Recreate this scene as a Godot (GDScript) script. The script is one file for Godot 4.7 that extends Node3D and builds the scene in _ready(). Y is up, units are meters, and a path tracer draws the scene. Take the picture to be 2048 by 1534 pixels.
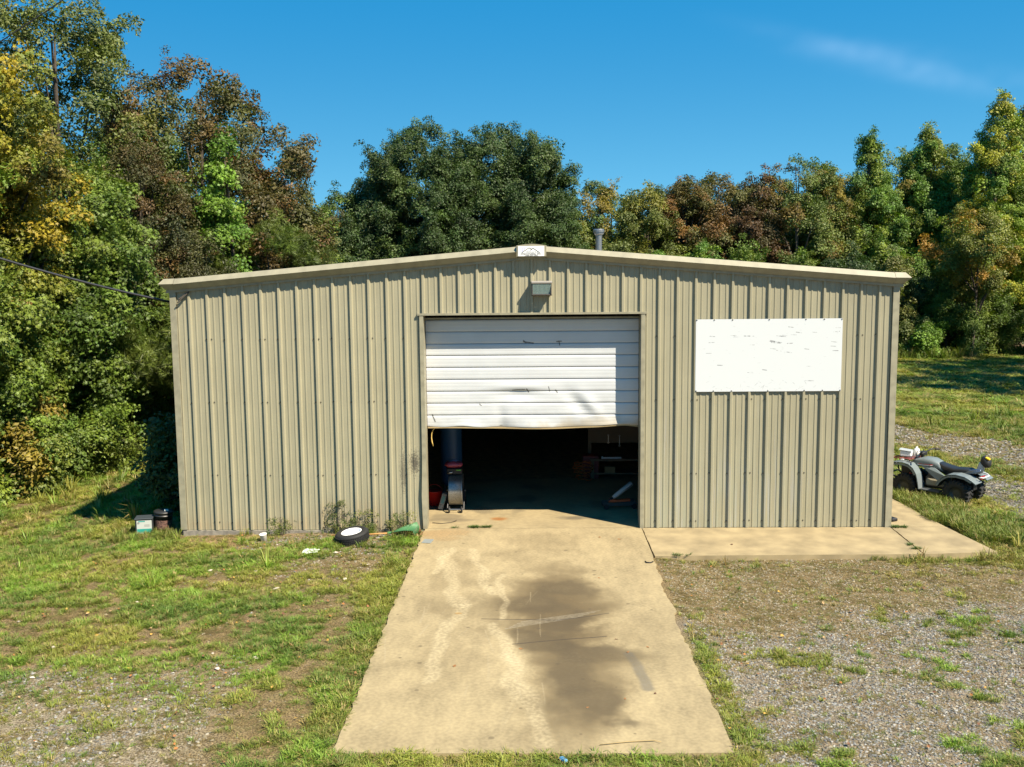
extends Node3D
# A metal shop building at the edge of a wood, seen from a low drone. Metres, y up, the front wall at z = 0, camera at +z.

const SLOPE := 0.0835        # roof pitch, one in twelve
const FT := 0.3048
var rng := RandomNumberGenerator.new()
var used := {}
var M := {}
var n1 := FastNoiseLite.new()
var n2 := FastNoiseLite.new()
var n3 := FastNoiseLite.new()


# ------------------------------------------------------------------ mesh builder
class MB:
	var st := SurfaceTool.new()
	var col := Color.WHITE
	func _init(smooth := false) -> void:
		st.begin(Mesh.PRIMITIVE_TRIANGLES)
		st.set_smooth_group(0 if smooth else -1)
	func smooth(on: bool) -> void:
		st.set_smooth_group(0 if on else -1)
	func v(p: Vector3, uv := Vector2.ZERO) -> void:
		st.set_color(col)
		st.set_uv(uv)
		st.add_vertex(p)
	func tri(a: Vector3, b: Vector3, c: Vector3) -> void:   # counter-clockwise seen from outside
		v(a); v(c); v(b)
	func quad(a: Vector3, b: Vector3, c: Vector3, d: Vector3) -> void:
		tri(a, b, c); tri(a, c, d)
	func quad_uv(p: Array, uv: Array) -> void:
		for k in [0, 2, 1, 0, 3, 2]:
			v(p[k], uv[k])
	func box(c: Vector3, s: Vector3, b := Basis.IDENTITY) -> void:
		var h := s * 0.5
		var p := []
		for k in 8:
			p.append(c + b * Vector3(h.x if k & 1 else -h.x, h.y if k & 2 else -h.y, h.z if k & 4 else -h.z))
		quad(p[4], p[5], p[7], p[6]); quad(p[1], p[0], p[2], p[3]); quad(p[5], p[1], p[3], p[7])
		quad(p[0], p[4], p[6], p[2]); quad(p[6], p[7], p[3], p[2]); quad(p[0], p[1], p[5], p[4])
	func round_box(c: Vector3, s: Vector3, r: float, b := Basis.IDENTITY) -> void:   # chamfered box
		var h := s * 0.5
		var q := func(x, y, z): return c + b * Vector3(x, y, z)
		for sx in [-1.0, 1.0]:
			var f := [q.call(sx * h.x, -h.y + r, h.z - r), q.call(sx * h.x, -h.y + r, -h.z + r), q.call(sx * h.x, h.y - r, -h.z + r), q.call(sx * h.x, h.y - r, h.z - r)]
			if sx > 0: quad(f[0], f[1], f[2], f[3])
			else: quad(f[1], f[0], f[3], f[2])
		for sy in [-1.0, 1.0]:
			var f := [q.call(-h.x + r, sy * h.y, h.z - r), q.call(h.x - r, sy * h.y, h.z - r), q.call(h.x - r, sy * h.y, -h.z + r), q.call(-h.x + r, sy * h.y, -h.z + r)]
			if sy > 0: quad(f[0], f[1], f[2], f[3])
			else: quad(f[3], f[2], f[1], f[0])
		for sz in [-1.0, 1.0]:
			var f := [q.call(-h.x + r, -h.y + r, sz * h.z), q.call(h.x - r, -h.y + r, sz * h.z), q.call(h.x - r, h.y - r, sz * h.z), q.call(-h.x + r, h.y - r, sz * h.z)]
			if sz > 0: quad(f[0], f[1], f[2], f[3])
			else: quad(f[3], f[2], f[1], f[0])
		for sx in [-1.0, 1.0]:
			for sy in [-1.0, 1.0]:
				two(q.call(sx * h.x, sy * (h.y - r), -h.z + r), q.call(sx * h.x, sy * (h.y - r), h.z - r), q.call(sx * (h.x - r), sy * h.y, h.z - r), q.call(sx * (h.x - r), sy * h.y, -h.z + r), sx * sy > 0)
			for sz in [-1.0, 1.0]:
				two(q.call(sx * h.x, h.y - r, sz * (h.z - r)), q.call(sx * h.x, -h.y + r, sz * (h.z - r)), q.call(sx * (h.x - r), -h.y + r, sz * h.z), q.call(sx * (h.x - r), h.y - r, sz * h.z), sx * sz > 0)
		for sy in [-1.0, 1.0]:
			for sz in [-1.0, 1.0]:
				two(q.call(-h.x + r, sy * h.y, sz * (h.z - r)), q.call(h.x - r, sy * h.y, sz * (h.z - r)), q.call(h.x - r, sy * (h.y - r), sz * h.z), q.call(-h.x + r, sy * (h.y - r), sz * h.z), sy * sz < 0)
		for sx in [-1.0, 1.0]:
			for sy in [-1.0, 1.0]:
				for sz in [-1.0, 1.0]:
					tri(q.call(sx * h.x, sy * (h.y - r), sz * (h.z - r)), q.call(sx * (h.x - r), sy * h.y, sz * (h.z - r)), q.call(sx * (h.x - r), sy * (h.y - r), sz * h.z))
	func two(a: Vector3, b: Vector3, c: Vector3, d: Vector3, flip: bool) -> void:
		if flip: quad(d, c, b, a)
		else: quad(a, b, c, d)
	func tube(pts: Array, radii, sides := 8, caps := true) -> void:
		var rings := []
		var up := Vector3(0.31, 0.9, 0.17).normalized()
		for i in pts.size():
			var t: Vector3 = (pts[min(i + 1, pts.size() - 1)] - pts[max(i - 1, 0)]).normalized()
			var a := t.cross(up).normalized()
			if t.cross(up).length() < 0.05: a = t.cross(Vector3.RIGHT).normalized()
			var b := t.cross(a).normalized()
			var r: float = radii[i] if radii is Array else radii
			var ring := []
			for k in sides:
				var w := TAU * k / sides
				ring.append(pts[i] + (a * cos(w) + b * sin(w)) * r)
			rings.append(ring)
		for i in pts.size() - 1:
			for k in sides:
				var l := (k + 1) % sides
				quad(rings[i][k], rings[i][l], rings[i + 1][l], rings[i + 1][k])
		if caps:
			for k in range(1, sides - 1):
				tri(rings[0][0], rings[0][k + 1], rings[0][k])
				tri(rings[-1][0], rings[-1][k], rings[-1][k + 1])
	func lathe(prof: Array, sides: int, at := Transform3D.IDENTITY) -> void:   # prof: Vector2(radius, height) round the y axis
		for k in sides:
			var a := TAU * k / sides
			var b := TAU * (k + 1) / sides
			for i in prof.size() - 1:
				var p: Vector2 = prof[i]
				var q: Vector2 = prof[i + 1]
				var pa := at * Vector3(p.x * cos(a), p.y, -p.x * sin(a))
				var pb := at * Vector3(p.x * cos(b), p.y, -p.x * sin(b))
				var qa := at * Vector3(q.x * cos(a), q.y, -q.x * sin(a))
				var qb := at * Vector3(q.x * cos(b), q.y, -q.x * sin(b))
				if p.x > 1e-5: tri(pa, pb, qb)
				if q.x > 1e-5: tri(pa, qb, qa)
	func loft(sections: Array, sides := 16, square := 0.6) -> void:   # sections: [x, y, half height, half width], super-ellipses across x
		var rings := []
		for s in sections:
			var ring := []
			for k in sides:
				var w := TAU * k / sides
				var cy := signf(sin(w)) * pow(absf(sin(w)), square)
				var cz := signf(cos(w)) * pow(absf(cos(w)), square)
				ring.append(Vector3(s[0], s[1] + cy * s[2], cz * s[3]))
			rings.append(ring)
		for i in rings.size() - 1:
			for k in sides:
				var l := (k + 1) % sides
				quad(rings[i][l], rings[i][k], rings[i + 1][k], rings[i + 1][l])
		for k in range(1, sides - 1):
			tri(rings[0][0], rings[0][k], rings[0][k + 1])
			tri(rings[-1][0], rings[-1][k + 1], rings[-1][k])
	func strip(path: Array, z0: float, z1: float, t: float) -> void:   # a bent plate: a path of Vector2 in xy, drawn out from z0 to z1
		var inner := []
		for i in path.size():
			var d: Vector2 = (path[min(i + 1, path.size() - 1)] - path[max(i - 1, 0)]).normalized()
			inner.append(path[i] + Vector2(d.y, -d.x) * t)
		for i in path.size() - 1:
			var a: Vector2 = path[i]
			var b: Vector2 = path[i + 1]
			var c: Vector2 = inner[i + 1]
			var d: Vector2 = inner[i]
			quad(Vector3(a.x, a.y, z1), Vector3(b.x, b.y, z1), Vector3(b.x, b.y, z0), Vector3(a.x, a.y, z0))
			quad(Vector3(d.x, d.y, z0), Vector3(c.x, c.y, z0), Vector3(c.x, c.y, z1), Vector3(d.x, d.y, z1))
			quad(Vector3(d.x, d.y, z1), Vector3(c.x, c.y, z1), Vector3(b.x, b.y, z1), Vector3(a.x, a.y, z1))
			quad(Vector3(a.x, a.y, z0), Vector3(b.x, b.y, z0), Vector3(c.x, c.y, z0), Vector3(d.x, d.y, z0))
	func prism(poly: PackedVector2Array, y0: float, y1: float, uv_scale := Vector4(0, 0, 1, 1)) -> void:   # poly in xz; top at y1
		var idx := Geometry2D.triangulate_polygon(poly)
		for k in range(0, idx.size(), 3):
			var p := []
			for j in 3:
				var q := poly[idx[k + j]]
				p.append([Vector3(q.x, y1, q.y), Vector2((q.x - uv_scale.x) / uv_scale.z, (q.y - uv_scale.y) / uv_scale.w)])
			var nrm: Vector3 = (p[1][0] - p[0][0]).cross(p[2][0] - p[0][0])
			var order := [0, 1, 2] if nrm.y < 0 else [0, 2, 1]
			for j in order:
				v(p[j][0], p[j][1])
		var area := 0.0
		for k in poly.size():
			var a := poly[k]
			var b := poly[(k + 1) % poly.size()]
			area += a.x * b.y - b.x * a.y
		for k in poly.size():
			var a := poly[k]
			var b := poly[(k + 1) % poly.size()]
			if area > 0: 
				var t := a
				a = b
				b = t
			var ua := Vector2((a.x - uv_scale.x) / uv_scale.z, (a.y - uv_scale.y) / uv_scale.w)
			var ub := Vector2((b.x - uv_scale.x) / uv_scale.z, (b.y - uv_scale.y) / uv_scale.w)
			quad_uv([Vector3(a.x, y0, a.y), Vector3(b.x, y0, b.y), Vector3(b.x, y1, b.y), Vector3(a.x, y1, a.y)], [ua, ub, ub, ua])
	func mesh() -> ArrayMesh:
		st.generate_normals()
		return st.commit()


class Scatter:   # many copies of one mesh
	var buf := PackedFloat32Array()
	func put(t: Transform3D, c: Color) -> void:
		var b := t.basis
		buf.append_array(PackedFloat32Array([b.x.x, b.y.x, b.z.x, t.origin.x, b.x.y, b.y.y, b.z.y, t.origin.y, b.x.z, b.y.z, b.z.z, t.origin.z, c.r, c.g, c.b, 1.0]))
	func node(called: String, mesh: Mesh, mat: Material) -> MultiMeshInstance3D:
		var mm := MultiMesh.new()
		mm.transform_format = MultiMesh.TRANSFORM_3D
		mm.use_colors = true
		mm.mesh = mesh
		mm.instance_count = buf.size() / 16
		mm.buffer = buf
		var o := MultiMeshInstance3D.new()
		o.name = called
		o.multimesh = mm
		o.material_override = mat
		return o


# ------------------------------------------------------------------ nodes, names, metas
func numbered(called: String) -> String:
	used[called] = used.get(called, 0) + 1
	return called if used[called] == 1 else "%s_%03d" % [called, used[called] - 1]

func tag(o: Node, label := "", category := "", group := "", kind := "") -> Node:
	if label: o.set_meta("label", label)
	if category: o.set_meta("category", category)
	if group: o.set_meta("group", group)
	if kind: o.set_meta("kind", kind)
	return o

func thing(called: String, label: String, category: String, at := Vector3.ZERO, turn := 0.0, group := "") -> Node3D:
	var o := Node3D.new()
	o.name = numbered(called)
	add_child(o)
	o.position = at
	o.rotation.y = turn
	tag(o, label, category, group)
	return o

func obj(called: String, what, mat: Material, parent: Node = null) -> MeshInstance3D:
	var o := MeshInstance3D.new()
	o.mesh = what.mesh() if what is MB else what
	o.material_override = mat
	if parent == null:
		o.name = numbered(called)
		add_child(o)
	else:
		o.name = called
		parent.add_child(o, true)
	return o

func lin(r: float, g: float, b: float) -> Color:      # a colour given as linear reflectance
	return Color(r, g, b).linear_to_srgb()

func mat(c: Color, rough := 0.8, metal := 0.0) -> StandardMaterial3D:
	var m := StandardMaterial3D.new()
	m.albedo_color = c
	m.roughness = rough
	m.metallic = metal
	return m

func grain(seed_: int, freq: float, size: int, lo: float, hi: float, octaves := 4, tint := Color.WHITE) -> ImageTexture:
	var n := FastNoiseLite.new()
	n.seed = seed_
	n.frequency = freq
	n.fractal_octaves = octaves
	var src := n.get_seamless_image(size, size)
	src.convert(Image.FORMAT_L8)
	var d := src.get_data()
	var out := PackedByteArray()
	out.resize(size * size * 3)
	for k in d.size():
		var f: float = lerpf(lo, hi, d[k] / 255.0) * 255.0
		out[k * 3] = int(clampf(f * tint.r, 0, 255))
		out[k * 3 + 1] = int(clampf(f * tint.g, 0, 255))
		out[k * 3 + 2] = int(clampf(f * tint.b, 0, 255))
	var im := Image.create_from_data(size, size, false, Image.FORMAT_RGB8, out)
	im.generate_mipmaps()
	return ImageTexture.create_from_image(im)

func with_grain(m: StandardMaterial3D, tex: Texture2D, per_metre: float) -> StandardMaterial3D:
	m.albedo_texture = tex
	m.uv1_triplanar = true
	m.uv1_world_triplanar = true
	m.uv1_scale = Vector3.ONE * per_metre
	return m

func sm(a: float, b: float, x: float) -> float:
	return smoothstep(a, b, x)


# ------------------------------------------------------------------ ground height
func gh(x: float, z: float) -> float:
	var y := -0.04
	if x < 0.0:
		y = -0.03 - 0.07 * sm(2.4, 6.2, -x) - 0.4 * sm(6.0, 11.0, -x) * sm(5.0, -1.0, z) - 0.1 * sm(6.0, 11.0, -x)
	else:
		y = -0.035 - 0.05 * sm(1.9, 2.6, x) * sm(8.0, 6.5, z)
	if absf(x) < 6.0 and z < 0.0:
		y = minf(y, -0.14)
	return y + n2.get_noise_2d(x * 3.0, z * 3.0) * 0.012

func on_slab(x: float, z: float, m := 0.0) -> bool:
	if z > -0.3 and z < 7.9 + m and x > -1.92 - m and x < 1.9 + m: return true
	if z > -0.3 and z < 1.62 + m and x > 0.0 and x < 7.25 + m: return true
	if z <= 0.0 and z > -3.4 and x > 0.0 and x < 6.98 + m: return true
	if absf(x) < 6.16 and z < 0.1 and z > -15.5: return true
	return false

func road_d(x: float, z: float) -> float:       # how far a point lies from the middle of the gravel track
	var a := Vector2(6.0, -16.0)
	var b := Vector2(9.75, -9.6)
	var c := Vector2(11.7, -6.3)
	var d := Vector2(13.2, -1.0)
	var p := Vector2(x, z)
	var best := 1e9
	for s in [[a, b], [b, c], [c, d]]:
		best = minf(best, p.distance_to(Geometry2D.get_closest_point_to_segment(p, s[0], s[1])))
	return best

# what covers the ground at a point: x grass, y gravel, z dry thatch
func cover(x: float, z: float) -> Vector3:
	var g := n1.get_noise_2d(x * 9.0, z * 9.0)
	var f := n3.get_noise_2d(x * 16.0, z * 16.0)
	var grass := 0.0
	var stone := 0.0
	var dry := 0.0
	if x < 0.0:
		grass = sm(-0.45, 0.22, g * 0.8 + 0.75 * f)
		grass *= 1.0 - 0.85 * sm(1.1, 0.3, z + g * 0.8) * sm(-7.0, -6.0, x)            # bare strip under the wall
		grass *= 1.0 - 0.75 * sm(5.2, 7.0, z + 2.5 * g) * sm(-2.6, -3.6, x)             # thin and stony corner
		grass *= 1.0 - 0.45 * sm(-4.6, -3.6, x) * sm(-2.2, -2.8, x) * sm(4.8, 2.6, z)  # worn ground beside the slab
		grass = maxf(grass, sm(-2.5, -2.2, x + 0.4 * f) * sm(1.4, 2.2, z))             # strip along the slab
		for q in [Vector3(-3.8, 1.35, 0.55), Vector3(-3.3, 0.85, 0.4), Vector3(-4.25, 2.1, 0.45), Vector3(-2.15, 0.8, 0.35)]:
			grass = maxf(grass, 0.95 * sm(q.z * 1.1, q.z * 0.6, Vector2(x - q.x, z - q.y).length() + 0.35 * f))
		stone = clampf(sm(5.3, 7.6, z + 2.0 * g) * sm(-2.6, -4.0, x) + 0.7 * sm(-5.2, -4.4, x) * sm(-2.0, -2.6, x) * sm(3.0, 1.0, z), 0.0, 1.0) * (1.0 - 0.6 * grass)
		dry = sm(0.0, 0.4, -g)
	elif z > 1.0 and x < 12.0:
		var e := sm(3.7, 5.2, z + 1.3 * g + 0.25 * (x - 3.0))
		dry = 1.0 - e
		stone = lerpf(0.3, 1.0, e) * (0.72 + 0.5 * sm(-0.3, 0.3, n3.get_noise_2d(x * 7.0 + 50.0, z * 7.0)))
		grass = sm(0.1, 0.5, g * 0.7 + 0.7 * f) * lerpf(0.4, 0.75, e)
		grass = maxf(grass, 0.8 * sm(2.15, 1.95, x - 0.3 * absf(f)) * sm(4.6, 5.2, z))
		grass = maxf(grass, 0.9 * sm(1.95, 1.7, z - 0.2 * absf(f)) * sm(5.2, 5.8, x))
		grass = maxf(grass, sm(8.05, 7.92, -z + 16.0) * 0.0)
		stone *= 1.0 - 0.75 * grass
	else:
		var r := road_d(x, z)
		stone = sm(1.5, 0.9, r + 0.5 * g)
		var lot := sm(8.5, 9.2, x + 0.5 * g) * sm(-4.6, -3.6, z + 0.8 * g)
		stone = maxf(stone, lot)
		grass = 1.0 - 0.92 * stone
		dry = 0.75 * sm(3.6, 1.0, r) + 0.2
	if z > 7.85:
		grass = maxf(grass, sm(8.3, 7.95, z - 0.3 * f) * sm(2.3, 1.6, absf(x)))
	return Vector3(clampf(grass, 0, 1), clampf(stone, 0, 1), clampf(dry, 0, 1))


func _ready() -> void:
	# ---- camera
	var cam := Camera3D.new()
	cam.name = "camera"
	add_child(cam)
	cam.position = Vector3(0.0172, 4.4903, 16.5622)
	cam.rotation = Vector3(-0.1187, 0.0219, -0.0092)
	cam.fov = 42.616
	cam.near = 0.1
	cam.far = 900.0
	cam.current = true
	# ---- sky
	var sky_mat := ProceduralSkyMaterial.new()
	sky_mat.sky_top_color = Color(0.0, 0.385, 0.58)
	sky_mat.sky_horizon_color = Color(0.385, 0.62, 0.72)
	sky_mat.sky_curve = 0.078
	sky_mat.ground_bottom_color = Color(0.17, 0.17, 0.09)
	sky_mat.ground_horizon_color = Color(0.25, 0.29, 0.25)
	sky_mat.sky_energy_multiplier = 1.0
	sky_mat.sky_cover = clouds()
	sky_mat.sky_cover_modulate = Color(1, 1, 1, 0.18)
	sky_mat.sun_angle_max = 8.0
	var env := Environment.new()
	env.background_mode = Environment.BG_SKY
	env.sky = Sky.new()
	env.sky.sky_material = sky_mat
	env.tonemap_mode = Environment.TONE_MAPPER_LINEAR
	env.tonemap_exposure = 2.2
	env.sdfgi_enabled = true
	env.ssao_enabled = true
	env.ssil_enabled = true
	var we := WorldEnvironment.new()
	we.name = "environment"
	we.environment = env
	add_child(we)
	# ---- sun: high, from the right and in front of the wall
	var sun := DirectionalLight3D.new()
	sun.name = "sun"
	add_child(sun)
	sun.look_at_from_position(Vector3(1.17, 1.72, 1.0) * 40.0, Vector3.ZERO)
	sun.light_energy = 1.6
	sun.light_color = Color(1.0, 0.95, 0.86)
	sun.light_angular_distance = 0.5
	sun.shadow_enabled = true

	rng.seed = 7
	n1.seed = 11; n1.frequency = 0.055; n1.fractal_octaves = 3
	n2.seed = 23; n2.frequency = 0.2
	n3.seed = 37; n3.frequency = 0.16; n3.fractal_octaves = 2
	materials()
	ground()
	slabs()
	building()
	overhead_door()
	inside()
	on_the_wall()
	yard_things()
	quad_bike()
	woods()
	grass_and_gravel()
	small_litter()


func clouds() -> ImageTexture:     # clear sky with a few faint wisps of high cloud
	var w := 1024
	var h := 512
	var im := Image.create(w, h, false, Image.FORMAT_RGBA8)
	im.fill(Color(1, 1, 1, 0))
	var n := FastNoiseLite.new()
	n.seed = 5
	n.frequency = 0.05
	n.fractal_octaves = 4
	# each wisp: bearing in degrees right of the view, height in degrees, length, thickness, slant
	for q in [[20.2, 10.4, 8.0, 0.55, 0.27, 0.5], [18.6, 10.9, 5.0, 0.45, 0.16, 0.4], [22.6, 9.6, 4.0, 0.5, 0.3, 0.3], [70.0, 24.0, 12.0, 2.0, 0.3, 0.5], [-80.0, 30.0, 14.0, 2.2, -0.2, 0.5], [150.0, 20.0, 14.0, 1.6, 0.2, 0.5], [-150.0, 35.0, 16.0, 2.5, 0.1, 0.5]]:
		var cx: float = q[0] / 360.0 * w       # the middle of the view lies on the picture's edge
		var cy: float = h * 0.5 - q[1] / 180.0 * h
		var rx: float = q[2] / 360.0 * w
		var ry: float = q[3] / 180.0 * h
		for y in range(maxi(0, int(cy - rx)), mini(h, int(cy + rx))):
			for x0 in range(int(cx - rx * 2.0), int(cx + rx * 2.0)):
				var u := Vector2(x0 - cx, y - cy).rotated(-q[4])
				var a := clampf(0.6 + 1.6 * n.get_noise_2d(u.x * 0.8 + q[0], u.y * 6.0), 0.0, 1.5)
				var c: float = q[5] * a * exp(-pow(u.x / rx, 2.0) * 2.0 - pow(u.y / ry, 2.0))
				if c > 0.004:
					var x := posmod(x0, w)
					im.set_pixel(x, y, Color(1, 1, 1, clampf(maxf(c, im.get_pixel(x, y).a), 0, 1)))
	return ImageTexture.create_from_image(im)


func materials() -> void:
	M.steel_tan = mat(lin(0.292, 0.27, 0.188), 0.5)
	with_grain(M.steel_tan, grain(3, 0.02, 256, 0.86, 1.05, 3), 0.8)
	M.steel_roof = with_grain(mat(lin(0.338, 0.323, 0.27), 0.45), grain(4, 0.02, 256, 0.85, 1.05, 3), 0.7)
	M.liner = with_grain(mat(lin(0.3, 0.28, 0.24), 0.9), grain(21, 0.03, 256, 0.6, 1.1), 0.7)
	M.beam = mat(lin(0.2, 0.07, 0.045), 0.7)
	M.white_paint = mat(lin(0.8, 0.8, 0.78), 0.45)
	M.rubber = with_grain(mat(lin(0.017, 0.017, 0.017), 0.75), grain(6, 0.06, 256, 0.6, 1.1), 3.0)
	M.black = mat(lin(0.011, 0.011, 0.012), 0.55)
	M.dark_metal = mat(lin(0.038, 0.038, 0.039), 0.5, 0.5)
	M.zinc = with_grain(mat(lin(0.413, 0.42, 0.42), 0.42, 0.85), grain(8, 0.03, 256, 0.7, 1.0), 4.0)
	M.steel = mat(lin(0.6, 0.6, 0.6), 0.3, 1.0)
	M.ground = StandardMaterial3D.new()
	M.ground.vertex_color_use_as_albedo = true
	M.ground.roughness = 0.95
	with_grain(M.ground, grain(12, 0.11, 512, 0.2, 1.5, 5, Color(1.0, 0.97, 0.92)), 0.63)
	M.ground.detail_enabled = false
	var leafy := StandardMaterial3D.new()
	leafy.vertex_color_use_as_albedo = true
	leafy.roughness = 0.55
	leafy.cull_mode = BaseMaterial3D.CULL_DISABLED
	leafy.backlight_enabled = true
	leafy.backlight = Color(0.7, 0.76, 0.34)
	M.leaf = leafy
	var blade := leafy.duplicate()
	blade.roughness = 0.6
	M.blade = blade
	M.stone = StandardMaterial3D.new()
	M.stone.vertex_color_use_as_albedo = true
	M.stone.roughness = 0.85
	M.bark = with_grain(mat(lin(0.09, 0.071, 0.053), 0.95), grain(14, 0.05, 256, 0.45, 1.2), 1.5)
	M.bark_pale = with_grain(mat(lin(0.225, 0.203, 0.165), 0.9), grain(15, 0.05, 256, 0.6, 1.1), 1.5)
	M.concrete = with_grain(mat(lin(0.352, 0.281, 0.161), 0.9), grain(16, 0.012, 512, 0.8, 1.02, 6, Color(1, 0.99, 0.97)), 0.3)
	M.floor = floor_material()
	M.drive = drive_material()
	M.wall = wall_material()
	M.door = door_material()


# a picture computed pixel by pixel; f takes the metre position and gives a linear colour
func painted(w: int, h: int, at: Rect2, f: Callable) -> Image:
	var im := Image.create(w, h, false, Image.FORMAT_RGB8)
	for y in h:
		for x in w:
			var c: Color = f.call(at.position.x + at.size.x * (x + 0.5) / w, at.position.y + at.size.y * (y + 0.5) / h)
			im.set_pixel(x, y, c.linear_to_srgb())
	return im

func stroke(x: float, z: float, a: Vector2, b: Vector2, wide: float) -> float:
	var p := Vector2(x, z)
	return smoothstep(wide, wide * 0.35, p.distance_to(Geometry2D.get_closest_point_to_segment(p, a, b)))

func blot(x: float, z: float, c: Vector2, r: Vector2, rag: float) -> float:
	var d := Vector2((x - c.x) / r.x, (z - c.y) / r.y).length()
	return smoothstep(1.25, 0.4, d + rag)

# marks laid over a computed picture: [kind, a, b or radii, width or rag, colour, strength]; kinds are stroke and blot
func marks_on(im: Image, at: Rect2, marks: Array, coarse: FastNoiseLite, fine: FastNoiseLite) -> void:
	var w := im.get_width()
	var h := im.get_height()
	var bend := FastNoiseLite.new()
	bend.seed = 3
	bend.frequency = 0.9
	bend.fractal_octaves = 2
	for q in marks:
		var a: Vector2 = q[1]
		var b: Vector2 = q[2]
		var lo: Vector2
		var hi: Vector2
		if q[0] == "stroke":
			lo = a.min(b) - Vector2.ONE * (q[3] + 0.15)
			hi = a.max(b) + Vector2.ONE * (q[3] + 0.15)
		else:
			lo = a - b * 1.7
			hi = a + b * 1.7
		var x0 := clampi(int((lo.x - at.position.x) / at.size.x * w), 0, w - 1)
		var x1 := clampi(int((hi.x - at.position.x) / at.size.x * w), 0, w - 1)
		var y0 := clampi(int((lo.y - at.position.y) / at.size.y * h), 0, h - 1)
		var y1 := clampi(int((hi.y - at.position.y) / at.size.y * h), 0, h - 1)
		var col: Color = q[4]
		for y in range(y0, y1 + 1):
			for x in range(x0, x1 + 1):
				var px := at.position.x + at.size.x * (x + 0.5) / w
				var py := at.position.y + at.size.y * (y + 0.5) / h
				var g := coarse.get_noise_2d(px, py)
				var k := 0.0
				if q[0] == "stroke": k = stroke(px + 0.14 * bend.get_noise_2d(px, py) * q[6], py, a, b, q[3])
				else: k = blot(px, py, a, b, q[3] * g)
				if k < 0.01: continue
				var s := fine.get_noise_2d(px, py)
				k *= q[5] * (clampf(0.8 + 0.6 * g + 0.3 * s, 0.1, 1.0) if q[0] == "blot" and b.x > 0.3 else clampf(0.85 + 0.35 * g + 0.4 * s, 0.15, 1.0))
				im.set_pixel(x, y, im.get_pixel(x, y).lerp((col * (1.0 + 0.3 * s)).linear_to_srgb(), k))

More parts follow.
